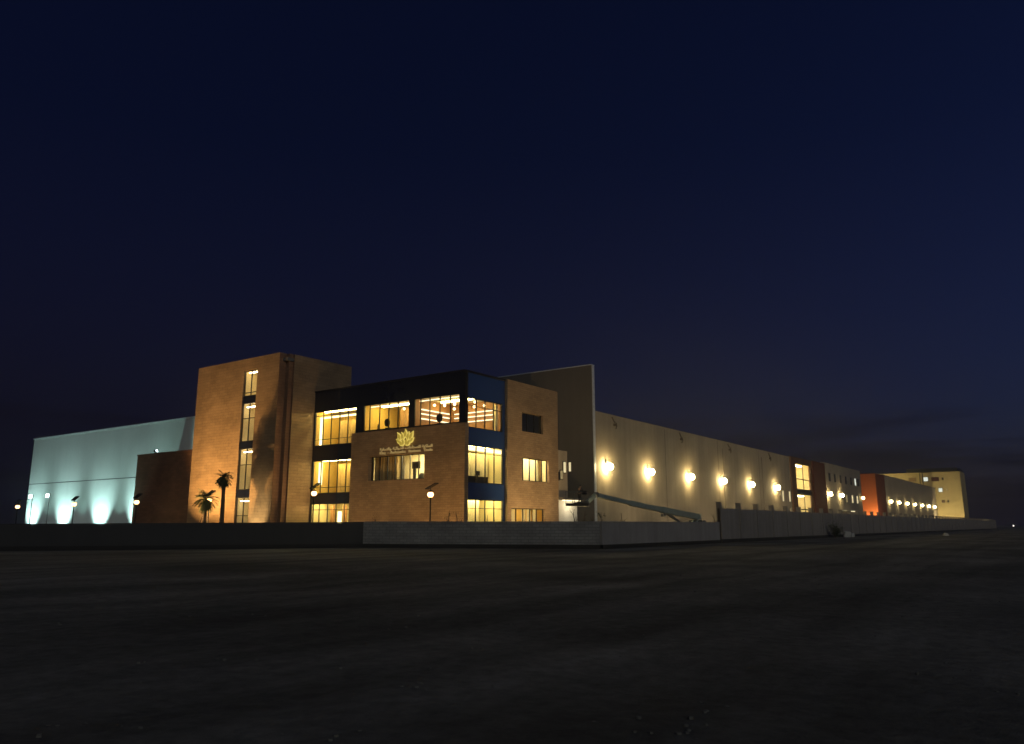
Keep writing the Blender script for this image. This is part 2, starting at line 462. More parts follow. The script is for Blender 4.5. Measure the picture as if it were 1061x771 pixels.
# windows
a_us = [56.6, 57.8, 59.0, 60.2]
window(off, 'x', XF+.06, A3[0], A3[1], A3[2], A3[3], 5, (10.05, 12.45), us=a_us)
window(off, 'x', XF+.06, A2[0], A2[1], A2[2], A2[3], 5, (5.3,), us=a_us)
window(off, 'x', XF+.06, A1[0], A1[1], A1[2], A1[3], 5, (3.15,), us=a_us)
window(off, 'x', XF+.06, B1[0], B1[1], B1[2], B1[3], 5, (), us=[49.9, 51.1, 52.3, 53.6])
window(off, 'x', XF+.06, B2[0], B2[1], B2[2], B2[3], 5, (), us=[43.6, 44.8, 46.0, 47.1])
window(off, 'x', 51.12, CW[0], CW[1], CW[2], CW[3], 7, (), us=[47.05, 48.1, 49.1, 49.95, 50.9, 51.9])
window(off, 'y', YS+.06, SG3[0], SG3[1], SG3[2], SG3[3], 4, (11.9,))
window(off, 'y', YS+.06, SG2[0], SG2[1], SG2[2], SG2[3], 4, (7.85,))
window(off, 'y', YS+.06, SG1[0], SG1[1], SG1[2], SG1[3], 4, (3.1,))
window(off, 'y', 41.66, D3[0], D3[1], D3[2], D3[3], 3)
window(off, 'y', 41.66, D2[0], D2[1], D2[2], D2[3], 5, us=[59.65, 60.75, 61.8, 62.85])
window(off, 'y', 41.66, D1[0], D1[1], D1[2], D1[3], 5)

# rooms behind the left glazed bay
for (z0, z1, back, k) in ((9.2, 13.05, 'room_yellow', 1), (4.45, 8.1, 'room_yellow', 1), (.06, 3.9, 'room_cream', 0)):
    r = room(off, 51.46, 55.2, 55.3, 61.46, z0, z1, ('-x',), back)
    strip(r, 52.2, 52.45, 55.6, 61.1, z1-.12, z1-.03, 'tube_room')
# led lines inside the top and middle bay windows
strip(off, 51.62, 51.70, 55.5, 61.1, 12.18, 12.36, 'led'); strip(off, 51.62, 51.70, 60.75, 61.05, 9.45, 12.17, 'led')
strip(off, 51.62, 51.70, 60.45, 60.95, 5.6, 7.8, 'led')
for (z0, z1) in ((9.25, 12.1), (4.5, 7.7)):
    curtain(off, 'x', 53.2, 55.5, 60.0, z0, z1, 'curtain', .09, .6)
for y in (56.3, 58.4, 60.2):
    b = MB(); b.box(52.9, 53.15, y-.18, y+.18, .08, 3.6); b.build('inner_column', M['room_wood'], off)
b = MB(); b.box(51.9, 51.98, 57.7, 58.2, .1, 3.0); b.build('light_strip', M['led'], off)

# top floor rooms behind the dark band
room(off, 51.46, 56.8, 48.3, 54.6, 10.2, 13.1, ('-x',), 'room_wood', 'room_yellow')
strip(off, 51.9, 52.0, 48.6, 54.2, 12.80, 12.88, 'led_white')
strip(off, 53.2, 53.5, 49, 54, 12.98, 13.06, 'tube_room'); strip(off, 54.4, 54.7, 42.5, 47.5, 12.98, 13.06, 'tube_room')
curtain(off, 'x', 54.5, 48.5, 52.6, 10.2, 12.95, 'curtain_dark', .1, .8)
room(off, 51.46, 56.77, 41.95, 48.1, 9.9, 13.1, ('-x', '-y'), 'room_wood', 'room_wood')
strip(off, 51.9, 52.0, 42.6, 47.8, 12.80, 12.88, 'led_white')
for z in (11.25, 11.7, 12.1):
    strip(off, 56.6, 56.72, 42.5, 47.6, z, z+.09, 'led_white')
    strip(off, 52.2, 56.4, 47.85, 47.98, z, z+.09, 'led_white')
b = MB(); b.box(55.9, 56.15, 42.05, 42.4, 9.95, 12.5); b.build('inner_column', M['room_cream'], off)
# brick front window room: dim panes on the left, bright on the right
r = room(off, 51.46, 54.2, 45.6, 53.3, 4.9, 8.3, ('-x',), 'room_cream')
strip(r, 52.3, 53.0, 45.8, 49.6, 8.18, 8.27, 'tube_hot')
curtain(off, 'x', 51.75, 50.1, 53.1, 5.0, 8.2, 'curtain', .07, .45)
curtain(off, 'x', 51.75, 49.3, 49.9, 5.0, 8.2, 'curtain_pale', .05, .3)
# corner rooms
r = room(off, 51.46, 56.75, 41.95, 45.4, 4.9, 8.75, ('-y',), 'room_cream')
strip(r, 51.8, 56.5, 42.9, 43.2, 8.6, 8.7, 'tube_room'); strip(r, 51.5, 56.7, 42.02, 42.1, 8.05, 8.35, 'led_white')
curtain(off, 'y', 43.4, 51.6, 56.6, 5.0, 8.0, 'curtain_pale', .06, .5)
r = room(off, 51.46, 56.75, 41.95, 45.4, .06, 4.1, ('-y',), 'room_cream')
strip(r, 51.8, 56.5, 42.9, 43.2, 3.95, 4.05, 'tube_room')
curtain(off, 'y', 43.4, 51.6, 55.2, .1, 3.9, 'curtain_pale', .06, .7)
# side block rooms
r = room(off, 57.2, 65.2, 41.82, 46, 5.0, 8.6, ('-y',), 'room_cream')
strip(r, 58.5, 64.5, 42.4, 42.7, 8.45, 8.55, 'tube_hot')
curtain(off, 'y', 43.6, 58.2, 64.8, 5.2, 8.4, 'curtain_pale', .012, .5)
curtain(off, 'y', 42.2, 63.05, 63.7, 5.2, 8.3, 'curtain', .05, .3)
r = room(off, 57.2, 65.2, 41.82, 46, 9.6, 13, ('-y',), 'room_grey')
strip(r, 59.3, 59.9, 43.5, 43.75, 12.3, 12.4, 'led_white'); strip(r, 61.8, 62.1, 44.5, 44.7, 10.55, 10.7, 'led_white')
r = room(off, 57.2, 65.2, 41.82, 44.5, .06, 4, ('-y',), 'room_yellow')
strip(r, 58.5, 63.5, 42.8, 42.95, 3.75, 3.82, 'tube_bright')
for u in (57.5, 58.5, 60.3, 61.2, 62.1): curtain(off, 'y', 42.3, u, u+.62, .9, 3.3, 'curtain_pale', .04, .22)

# globes hanging in the top rooms
def globe():
    t = thing('pendant_lamp', 'small warm globe lamp hanging in the wood lined top floor corner room', 'lamp', (0,0,0), 0, 'globe lamps in the corner room')
    b = MB(); b.lathe((0,0,0), [(.001,-.13),(.09,-.1),(.13,0),(.09,.1),(.001,.13)], 12); b.build('globe', M['globe_in'], t, True)
    b = MB(); b.tube([(0,0,.12),(0,0,.5)], .012, 6); b.build('cord', M['black_metal'], t)
    return t
def dup(root, loc, label=None, rz=None, group=None):
    r = root.copy(); C.objects.link(r); r.location = loc
    LOC[r.name] = Vector((0,0,0))
    if rz is not None: r.rotation_euler = (0,0,rz)
    if label: r['label'] = label
    if group: r['group'] = group
    for ch in root.children:
        c = ch.copy(); C.objects.link(c); c.parent = r
        for g in ch.children:
            d = g.copy(); C.objects.link(d); d.parent = c
    return r
G0 = globe(); first = True
for x in (52.6, 54.0, 55.4):
    for y in (43.0, 44.2, 45.4, 46.6):
        p = (x, y, 12.45 if x < 53 or x > 55 else 12.6)
        if first: G0.location = p; first = False
        else: dup(G0, p)
for p in ((52.8, 50.6, 12.5), (52.8, 49.3, 12.45), (54.1, 49.2, 12.45)):
    dup(G0, p, 'small warm globe lamp hanging behind the left top floor window', None, 'globe lamps in the left top room')

# furniture seen as outlines in the windows
def chair(loc, rz, label):
    t = thing('office_chair', label, 'chair', loc, rz if rz else .001, 'office chairs by the windows')
    b = MB(); b.box(-.25,.25,-.25,.25,.45,.53); b.build('seat', M['dark_fabric'], t, bevel=.03)
    b = MB(); b.lathe((0,0,0),[(.001,-.38),(.2,-.33),(.29,-.1),(.29,.15),(.2,.34),(.001,.38)],14)
    b.v = [(-.27+v[0]*.22, v[1], .98+v[2]) for v in b.v]; b.build('backrest', M['dark_fabric'], t, True)
    b = MB(); b.tube([(0,0,.06),(0,0,.45)], .035, 8)
    for k in range(5):
        a = k*1.2566; b.tube([(0,0,.1),(.3*math.cos(a),.3*math.sin(a),.05)], .025, 6)
    b.build('base', M['black_metal'], t)
    return t
chair((52.2, 52.0, 10.2), 0.3, 'dark rounded office chair behind the left top floor window, the taller of two')
chair((52.2, 53.75, 9.85), 2.2, 'dark office chair beside the left end of the left top floor window')
chair((52.2, 50.6, 4.92), .4, 'dark chair with rounded back in the bright panes under the golden lettering')
chair((52.2, 47.75, 4.95), 1.2, 'dark chair at the right end of the window under the golden lettering')
chair((52.6, 45.9, 10.2), .5, 'dark chair in the lit corner room on the top floor')
t = thing('display_stand', 'dark flat screen on a thick stand behind the window under the golden lettering', 'screen', (52.4, 48.55, 4.92))
b = MB(); b.box(52.35, 52.45, 48.0, 49.0, 6.75, 7.4); b.build('screen', M['dark_fabric'], t, bevel=.02)
b = MB(); b.box(52.35, 52.5, 48.55, 48.85, 4.97, 6.75); b.box(52.2, 52.7, 48.3, 49.1, 4.93, 4.97); b.build('stand', M['black_metal'], t)
t = thing('desk', 'low dark desk with a computer on it in the first floor corner window', 'desk', (53.8, 42.8, 4.9))
b = MB(); b.box(52.2, 55.4, 42.5, 43.2, 5.82, 5.9); b.build('top', M['dark_fabric'], t)
b = MB(); b.box(52.25, 55.35, 42.52, 42.56, 4.92, 5.81); b.build('modesty_panel', M['dark_fabric'], t)
t2 = thing('computer_monitor', 'small dark computer monitor standing on the low desk in the corner window', 'monitor', (54.2, 42.8, 5.9))
b = MB(); b.box(53.9, 54.5, 42.75, 42.8, 6.0, 6.4); b.build('screen', M['dark_fabric'], t2)
b = MB(); b.box(54.15, 54.25, 42.75, 42.85, 5.91, 6.0); b.box(54.05, 54.35, 42.7, 42.95, 5.903, 5.91); b.build('stand', M['black_metal'], t2)

# ------------------------------------------------------------------ wall sign
sg = thing('wall_sign', 'golden lotus emblem above two lines of raised lettering on the brown stone front', 'sign', (50.6, 48.2, 8.0))
def petal(b, cy, cz, ang, ln, w, x=50.62):
    w *= 1.3
    """almond shaped petal on the facade (y to the left)"""
    pts = []
    for i in range(13):
        t = i/12; pts.append((ln*t, w*math.sin(math.pi*t**.8)*.5))
    ca, sa = math.cos(ang), math.sin(ang)
    def P(l, s, dx): return (x-dx, cy + l*sa + s*ca, cz + l*ca - s*sa)
    n = len(b.v)
    for l, s in pts: b.v.append(P(l, s, 0))
    for l, s in pts: b.v.append(P(l, -s, 0))
    for l, s in pts: b.v.append(P(l, 0, .09))
    for l, s in pts: b.v.append(P(l, 0, -.03))
    k = 13
    for i in range(12):
        for (o1, o2) in ((0, 2*k), (2*k, k), (k, 3*k), (3*k, 0)):
            b.f.append((n+o1+i, n+o1+i+1, n+o2+i+1, n+o2+i)); b.m.append(0)
    n = len(b.v)
    for l, q in pts: b.v.append(P(.1*ln+l*.78, q*.56, .09))
    for l, q in pts: b.v.append(P(.1*ln+l*.78, -q*.56, .09))
    for i in range(12): b.f.append((n+i, n+i+1, n+k+i+1, n+k+i)); b.m.append(1)
cy = 48.22; pk = 0
for (dy, z, ang, ln, w) in ((0, 9.36, 0, .84, .44),
                            (.22, 9.10, 16, .88, .42), (-.22, 9.10, -16, .88, .42),
                            (.50, 9.16, 32, .94, .42), (-.50, 9.16, -32, .94, .42),
                            (.50, 8.98, 60, .72, .38), (-.50, 8.98, -60, .72, .38),
                            (.15, 8.66, 8, .74, .36), (-.15, 8.66, -8, .74, .36),
                            (.24, 8.66, 42, .78, .38), (-.24, 8.66, -42, .78, .38)):
    pk += 1; b = MB(); petal(b, cy+dy, z, R(ang), ln, w, 50.62-.009*pk); b.build('petal', [M['gold'], M['olive']], sg)

def text(body, size, width, y_left, z, mat, name, gap=.07):
    cu = bpy.data.curves.new('txt', 'FONT'); cu.body = body; cu.size = size; cu.extrude = .03; cu.resolution_u = 2
    cu.offset = .012
    to = bpy.data.objects.new('txt', cu); C.objects.link(to)
    dg = bpy.context.evaluated_depsgraph_get(); dg.update()
    me = bpy.data.meshes.new_from_object(to.evaluated_get(dg))
    bpy.data.objects.remove(to)
    xs = [v.co.x for v in me.vertices]
    if not xs: return None
    x0, x1 = min(xs), max(xs); k = width/(x1-x0); L = LOC[sg.name]
    for v in me.vertices:
        x, y, zz = v.co
        v.co = Vector((50.63 - zz, y_left - (x-x0)*k, z + y)) - L
    bm = bmesh.new(); bm.from_mesh(me); bm.verts.ensure_lookup_table()
    seen = set(); isl = []
    for v in bm.verts:
        if v.index in seen: continue
        st = [v]; seen.add(v.index); grp = []
        while st:
            q = st.pop(); grp.append(q.index)
            for ed in q.link_edges:
                r = ed.other_vert(q)
                if r.index not in seen: seen.add(r.index); st.append(r)
        ys = [me.vertices[i].co.y for i in grp]; isl.append((max(ys), min(ys), grp))
    isl.sort(key=lambda t: -t[0])
    words = []; low = None
    for hi, lo, grp in isl:
        if low is None or hi < low - gap: words.append([]); low = lo
        words[-1] += grp; low = min(low, lo)
    for wd in words:
        ws = set(wd); idx = {}; vs = []; fs = []
        for p in me.polygons:
            if p.vertices[0] in ws:
                f = []
                for i in p.vertices:
                    if i not in idx: idx[i] = len(vs); vs.append(tuple(me.vertices[i].co))
                    f.append(idx[i])
                fs.append(f)
        m2 = bpy.data.meshes.new(name); m2.from_pydata(vs, [], fs); m2.materials.append(M[mat])
        o = bpy.data.objects.new(name, m2); link(o, sg); LOC[o.name] = L
    bm.free(); bpy.data.meshes.remove(me)
text('King  \u2013 Aerogenics   Business   Trade', .34, 6.45, 51.45, 8.06, 'letter', 'lettering')
# upper line in Arabic letters (presentation forms, laid out right to left)
ar = '\ufe8d\ufedf\ufee4\ufee0\ufedb\ufef3\ufe94 \ufedf\ufee0\ufebb\ufee8\ufe8e\ufecb\ufe8e\ufe95 \ufe8d\ufedf\ufeaa\ufeed\ufe8d\ufe8b\ufef4\ufe94 \ufeed\ufe8d\ufedf\ufe98\ufea0\ufe8e\ufead\ufe93'
text(ar[::-1], .34, 6.45, 51.45, 8.40, 'letter', 'lettering')

# ================================================================== STAIR TOWER
XT, YT = 47.2, 61.56
tw = thing('stair_tower', 'tall orange lit stone stair tower with a narrow vertical window strip', 'tower', (50, 68, 0))
TWW = [(65.7, 67.95, 14.57, 17.25), (65.75, 67.98, 9.92, 13.9), (65.9, 68.05, 5.1, 9.28), (66.2, 68.2, .4, 4.42)]
OPN = (65.75, 68.0, .4, 17.25)
b = MB()
wall_panel(b, 'x', XT, 62.3, 76.2, 0, 18.5, [OPN], .35)
b.quad((XT,76.2,0),(56,76.2,0),(56,76.2,18.5),(XT,76.2,18.5))
b.quad((48.45,YT,0),(56,YT,0),(56,YT,18.4),(48.45,YT,18.4))
b.quad((56,YT,0),(56,76.2,0),(56,76.2,18.4),(56,YT,18.4))
b.quad((XT,62.3,18.5),(47.6,62.3,18.5),(47.6,76.2,18.5),(XT,76.2,18.5))
b.quad((47.6,62.3,18.0),(47.6,76.2,18.0),(47.6,76.2,18.5),(47.6,62.3,18.5))
b.build('stone_wall', M['tower_stone'], tw)
# recessed dark corner strip between front slab and side wall
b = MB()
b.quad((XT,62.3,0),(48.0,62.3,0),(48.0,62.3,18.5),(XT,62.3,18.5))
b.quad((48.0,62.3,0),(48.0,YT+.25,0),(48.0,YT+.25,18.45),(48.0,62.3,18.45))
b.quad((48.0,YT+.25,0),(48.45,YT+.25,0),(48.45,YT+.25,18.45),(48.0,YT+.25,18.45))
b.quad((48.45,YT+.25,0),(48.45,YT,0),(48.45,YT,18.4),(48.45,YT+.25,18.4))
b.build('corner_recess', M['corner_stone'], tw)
b = MB(); b.box(47.62, 55.98, YT+.1, 76.18, 17.7, 18.0); b.build('roof', M['roof'], tw)
for (z0, z1) in ((13.9, 14.57), (9.28, 9.92), (4.42, 5.1)):
    sp = MB(); sp.box(XT+.10, XT+.3, 65.76, 67.99, z0, z1); sp.build('spandrel', M['glass_black'], tw)
for k, (z0, z1, tr_) in enumerate(((14.57, 17.25, 14.95), (9.92, 13.9, 12.3), (5.1, 9.28, 7.6), (.4, 4.42, 2.6))):
    window(tw, 'x', XT+.14, 65.76, 67.99, z0, z1, 2, (tr_,), fr=.09, us=[66.85])
room(tw, XT+.37, 50.2, 65.5, 68.3, .3, 17.5, ('-x',), 'room_cream', 'room_cream')
for z in (4.75, 9.6, 14.2):
    b = MB(); b.box(48.4, 50.2, 65.52, 68.28, z-.15, z+.1); b.build('landing', M['room_cream'], tw)
    # a flight up to the next landing
    b = MB()
    for s in range(12): b.box(48.5+s*.13, 48.63+s*.13, 65.6, 66.8, z-4.4+s*.36, z-4.15+s*.36)
    b.build('stair_flight', M['floor_in'], tw)
for z in (4.0, 8.9, 13.5, 17.1): strip(tw, 47.75, 47.95, 65.9, 67.9, z, z+.08, 'tube_tower')

# low dark stone block between hall and tower
lb = thing('stone_annex', 'low windowless brown stone block between pale hall and orange tower', 'building', (52, 84, 0))
b = MB()
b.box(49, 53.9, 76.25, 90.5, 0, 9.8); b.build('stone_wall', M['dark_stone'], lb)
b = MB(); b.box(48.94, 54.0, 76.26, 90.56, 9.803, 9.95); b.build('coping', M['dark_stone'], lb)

# ================================================================== PALE HALL
hl = thing('production_hall', 'long pale hall washed by cool white beams from its foot', 'building', (70, 110, 0))
b = MB(); b.box(54, 120, 77, 130.6, 0, 7.78); b.build('lower_wall', M['hall_panel'], hl)
b = MB(); b.box(54.0, 120, 77, 130.6, 7.90, 14.7); b.build('upper_wall', M['hall_panel'], hl)
b = MB(); b.box(54.05, 119.9, 77.05, 130.55, 7.782, 7.898); b.build('shadow_gap', M['seam'], hl)
b = MB()
for k in range(9):
    y0 = 77.1+k*5.94; b.box(53.9, 54.4, y0, y0+5.9, 14.702, 14.9)
b.box(53.9, 120.1, 130.5, 130.75, 14.703, 14.9)
b.build('parapet_trim', M['hall_trim'], hl)

# ================================================================== WAREHOUSE
YW = 42.4
wh = thing('warehouse', 'long beige concrete warehouse with six wall lamps and a tall blank end wall', 'building', (110, 60, 0))
b = MB(); b.box(74.62, 147.2, YW, 85, 0, 14.0); b.build('concrete_wall', M['ware_wall'], wh)
b = MB(); b.box(74.63, 147.2, YW-.05, YW+.4, 14.003, 14.2); b.build('parapet_trim', M['ware_wall'], wh)
for x in (92.9, 111.3, 129.8):
    b = MB(); b.box(x-.06, x+.06, YW-.012, YW-.002, 0, 13.95); b.build('panel_joint', M['joint'], wh)
for x in (113.2, 131.2):
    b = MB(); b.tube([(x, YW-.06, 3.5), (x, YW-.06, 13.0)], .04, 6); b.build('conduit', M['joint'], wh)
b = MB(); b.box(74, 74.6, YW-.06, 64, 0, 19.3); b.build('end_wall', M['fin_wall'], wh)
b = MB(); b.box(73.96, 74.66, YW-.1, 64, 19.303, 19.4); b.build('coping', M['hall_trim'], wh)
b = MB(); b.box(74.1, 74.5, YW-.16, YW-.063, 0, 19.29); b.build('edge_strip', M['hall_trim'], wh)  # pale strip standing in for light on the wall's narrow end
for i, x in enumerate((79.1, 97.9, 116.1, 135.6)):
    b = MB(); j = (0, .12, -.1, .06)[i]
    b.tube([(x-.6+j, YW-.1, 13.9), (x-.35+j, YW-.16, 13.55), (x-.05, YW-.18, 13.3-j)], .07, 6)
    b.tube([(x+.35, YW-.1, 13.35), (x+.42, YW-.16, 12.95), (x+.2-j, YW-.16, 12.65)], .08, 6)
    b.box(x-.12, x+.22, YW-.16, YW-.003, 12.95, 13.2)
    b.build('drain_spout', M['bark'], wh)
# small lit slits by the stair bay
for x in (141.9, 145.9):
    for (z0, z1, m) in ((5.8, 7.8, 'lit_blind'), (3.2, 4.8, 'dim_blind')):
        b = MB(); b.box(x-.45, x+.45, YW-.06, YW-.003, z0, z1)
        b.build('window', M['frame'], wh)
        w = C.objects[-1]
        g = MB(); g.box(x-.37, x+.37, YW-.075, YW-.063, z0+.08, z1-.08); g.build('pane', M[m], w)
window_end = MB(); window_end.box(73.94, 73.99, 45.1, 45.45, 7.5, 8.6); w = window_end.build('window', M['frame'], wh)
g = MB(); g.box(73.92, 73.937, 45.14, 45.41, 7.55, 8.55); g.build('pane', M['lit_blind'], w)

# link block between office and warehouse
lk = thing('link_block', 'small beige link block with white ground floor between office and warehouse', 'building', (68, 45, 0))
b = MB(); b.box(65.42, 68.4, 42.2, 55, 4.2, 9.2); b.build('upper_wall', M['ware_wall'], lk)
b = MB(); b.box(65.42, 69.9, 42.0, 55, 0, 4.15); b.build('lower_wall', M['white_wall'], lk)
b = MB(); b.box(65.45, 70.3, 40.9, 42.0-.003, 4.16, 4.36); b.build('canopy', M['fin_wall'], lk)
for (x, z0, z1, m) in ((67.75, 6.9, 8.1, 'lit_blind'), (67.15, 6.2, 7.2, 'dim_blind'), (66.5, 6.1, 7.0, 'glass_black')):
    b = MB(); b.box(x-.28, x+.28, 42.12, 42.197, z0, z1); w = b.build('window', M['frame'], lk)
    g = MB(); g.box(x-.22, x+.22, 42.10, 42.117, z0+.06, z1-.06); g.build('pane', M[m], w)
b = MB(); b.box(66.2, 69.5, 41.2, 41.5, 4.08, 4.157); b.build('canopy_light', M['led_white'], lk)
lamp('POINT', 'canopy_glow', lk, (68, 40.9, 3.7), (1, .86, .6), 90, radius=.3)

# glazed stair bay with red wall
sb = thing('stair_bay', 'tall glazed stair bay with brightly lit panes beside a dark red wall', 'building', (158, 46, 0))
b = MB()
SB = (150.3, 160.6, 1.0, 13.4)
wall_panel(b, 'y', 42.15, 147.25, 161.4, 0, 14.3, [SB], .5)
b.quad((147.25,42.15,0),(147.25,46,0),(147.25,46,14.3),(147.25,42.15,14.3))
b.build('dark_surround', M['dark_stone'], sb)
b = MB(); b.box(161.4, 170.6, 41.9, 60, 0, 14.35); b.build('red_wall', M['red_wall'], sb)
b = MB(); b.box(147.3, 161.38, 42.7, 60, 14.0, 14.2); b.build('roof', M['roof'], sb)
window(sb, 'y', 42.3, 150.3, 160.6, 8.2, 13.4, 2, (10.3,), fr=.22)
window(sb, 'y', 42.3, 150.3, 160.6, 1.0, 7.6, 2, (4.6,), fr=.22)
b = MB(); b.box(150.3, 160.6, 42.25, 42.6, 7.6, 8.2); b.build('spandrel', M['glass_black'], sb)
room(sb, 149.5, 161.2, 42.7, 48, .5, 13.9, ('-y',), 'room_cream', 'room_cream')
for z in (13.1, 7.2): strip(sb, 151, 160, 43.6, 44.4, z, z+.15, 'tube_bright')
b = MB()
for s in range(22): b.box(150.6+s*.42, 151.1+s*.42, 45.5, 47.5, 1.0+s*.3, 1.3+s*.3)
b.build('stair_flight', M['floor_in'], sb)

# second wing, red recess, third wing
w2 = thing('factory_wing', 'beige factory wing with a row of small high windows between two red walls', 'building', (188, 55, 0))
b = MB(); b.box(170.63, 206, YW, 80, 0, 14.6); b.build('concrete_wall', M['ware_wall'], w2)
b = MB(); b.box(170.63, 206.1, YW-.05, YW+.4, 14.603, 14.75); b.build('parapet_trim', M['ware_wall'], w2)
def small_window(par, x, z0, z1, w, pane, y=YW):
    b = MB(); b.box(x-w/2, x+w/2, y-.06, y-.003, z0, z1); o = b.build('window', M['frame'], par)
    g = MB(); g.box(x-w/2+.08, x+w/2-.08, y-.075, y-.063, z0+.08, z1-.08); g.build('pane', M[pane], o)
for i, x in enumerate((171.6, 176.0, 180.5, 185.5, 190.5, 195.6, 199.8, 203.0)):
    small_window(w2, x, 10.9, 12.7, 1.3, 'lit_white' if i == 6 else 'glass_black')
for x, p in ((189.8, 'dim_blind'), (195.5, 'lit_blind'), (200.5, 'lit_blind')):
    small_window(w2, x, 6.7, 8.6, 1.5, p)
for x, p in ((173.2, 'lit_blind'), (178.2, 'dim_blind'), (186.0, 'dim_blind'), (190.0, 'dim_blind'), (198.5, 'lit_blind')):
    small_window(w2, x, 2.2, 4.1, 1.7, p)
b = MB(); b.box(184.0, 194.2, YW-1.4, YW-.003, 4.75, 4.95); b.build('canopy', M['hall_trim'], w2)
b = MB(); b.box(184.2, 194.0, YW-1.36, YW-1.2, 4.66, 4.748); b.build('canopy_light', M['led_white'], w2)
rr = thing('red_entrance', 'deep red recessed entrance with an orange lit side wall', 'building', (216, 46, 0))
b = MB(); b.box(206.15, 222, 47, 60, 0, 14.4); b.build('recess_wall', M['red_dark'], rr)
b = MB(); b.box(222, 233.9, 42.0, 60, 0, 15.1); b.build('red_wall', M['red_wall'], rr)
b = MB(); b.box(221.9, 221.997, 42.05, 46.99, 0, 15.0); b.build('side_cladding', M['orange_stone'], rr)
w3 = thing('factory_wing', 'far beige factory wing with seven wall lamps beyond the red entrance', 'building', (280, 55, 0))
b = MB(); b.box(234, 332, YW, 80, 0, 15.2); b.build('concrete_wall', M['ware_wall'], w3)
b = MB(); b.box(234, 332.1, YW-.06, YW+.4, 15.203, 15.4); b.build('parapet_trim', M['ware_wall'], w3)
for x in (243, 257, 271, 284, 300, 313):
    small_window(w3, x, 2.8, 4.6, 2.2, 'dim_blind')

# far block of flats behind the factory
fb = thing('apartment_block', 'tall ochre block of flats with few lit windows behind the factory end', 'building', (343, 48, 0))
b = MB(); b.box(335, 350, 34, 66, 0, 21.5); b.build('rendered_wall', M['far_wall'], fb)
b = MB(); b.box(334.2, 351, 34.6, 52, 21.6, 22.9); b.build('roof_slab', M['black_metal'], fb)
b = MB(); b.tube([(334.85, 47.6, 0), (334.85, 47.6, 21.5)], .13, 6); b.build('drain_pipe', M['joint'], fb)
b = MB(); b.tube([(334.85, 46.6, 0), (334.85, 46.6, 21.5)], .13, 6); b.build('drain_pipe', M['joint'], fb)
def far_win(y, z, w, h, p):
    b = MB(); b.box(334.9, 334.997, y-w/2, y+w/2, z-h/2, z+h/2); o = b.build('window', M['frame'], fb)
    g = MB(); g.box(334.86, 334.897, y-w/2+.1, y+w/2-.1, z-h/2+.1, z+h/2-.1); g.build('pane', M[p], o)
M['maroon'] = simple('maroon', (.08,.02,.015), .5)
for a in ((56.2,18.9,2.4,1.3,'glass_black'),(50.2,18.9,2.6,1.4,'curtain_dark'),(45.6,18.9,1.7,1.7,'lit_white'),(42.4,18.8,2.6,1.5,'maroon'),(39.9,18.9,.6,.9,'glass_black'),
          (41.0,14.7,1.5,1.6,'lit_white'),(38.9,14.7,.4,.5,'lit_blind'),(40.4,10.4,1.1,1.1,'maroon'),(38.8,10.5,.6,.8,'glass_black')):
    far_win(*a)
pw = thing('pale_wall', 'low pale wall lit beside the ochre flats beyond the fence', 'wall', (370, 33, 0))
b = MB(); b.box(346, 396, 33, 33.4, 0, 3.7); b.build('rendered_wall', M['white_wall'], pw)

# ================================================================== BOUNDARY WALLS
def seg_wall(name, label, p, q, h, th, mat, cap=.1, h2=None):
    h2 = h if h2 is None else h2
    t = thing(name, label, 'wall', ((p[0]+q[0])/2, (p[1]+q[1])/2, 0))
    p = Vector((*p, 0)); q = Vector((*q, 0)); d = (q-p).normalized(); s = Vector((-d.y, d.x, 0))*th/2
    def prism(z00, z01, z10, z11, sc, mt, nm, e=0):
        b = MB(); pp = p - d*e; qq = q + d*e; ss = s*sc
        v = [pp-ss+Vector((0,0,z00)), qq-ss+Vector((0,0,z01)), qq+ss+Vector((0,0,z01)), pp+ss+Vector((0,0,z00)),
             pp-ss+Vector((0,0,z10)), qq-ss+Vector((0,0,z11)), qq+ss+Vector((0,0,z11)), pp+ss+Vector((0,0,z10))]
        b.v = [tuple(x) for x in v]
        for f in ((3,2,1,0),(4,5,6,7),(0,1,5,4),(1,2,6,5),(2,3,7,6),(3,0,4,7)): b.f.append(f); b.m.append(0)
        # own uv direction: length along the wall
        o = b.build(nm, M[mt], t)
        uv = o.data.uv_layers[0]
        for pl in o.data.polygons:
            for li in pl.loop_indices:
                co = Vector(b.v[o.data.loops[li].vertex_index]); w = co-p
                uv.data[li].uv = (w.dot(d), co.z if abs(pl.normal.z) < .5 else w.dot(s))
        return o
    prism(-.3, -.3, h-cap, h2-cap, 1, mat, 'wall_face')
    prism(h-cap+.003, h2-cap+.003, h, h2, 1.25, mat, 'coping')
    prism(-.28, -.28, .30, .30, 1.3, 'bitumen', 'plinth')  # dark strip painted in for the shade line along the wall foot
    return t
CR = (49.86, 28.08)
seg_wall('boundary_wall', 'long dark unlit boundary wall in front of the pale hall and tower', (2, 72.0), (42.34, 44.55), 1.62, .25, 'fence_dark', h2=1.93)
seg_wall('boundary_wall', 'grey block boundary wall below the office front', (42.42, 44.62), CR, 1.96, .25, 'fence_stone', h2=1.96)
seg_wall('boundary_wall', 'low smooth grey boundary wall below the boom lift', (49.98, 28.08), (72.9, 28.08), 1.96, .25, 'fence_plain')
pf = thing('boundary_wall', 'tall panelled boundary wall with raised posts running along the factory to the far right', 'wall', (230, 28, 0))
b = MB(); b.box(73.2, 386, 27.98, 28.2, -.2, 3.3); b.build('wall_face', M['fence_panel'], pf)
b = MB(); b.box(73.0, 386, 27.80, 27.855, -.25, .36); b.build('plinth', M['bitumen'], pf)  # same dark strip, shade at the wall foot put into colour
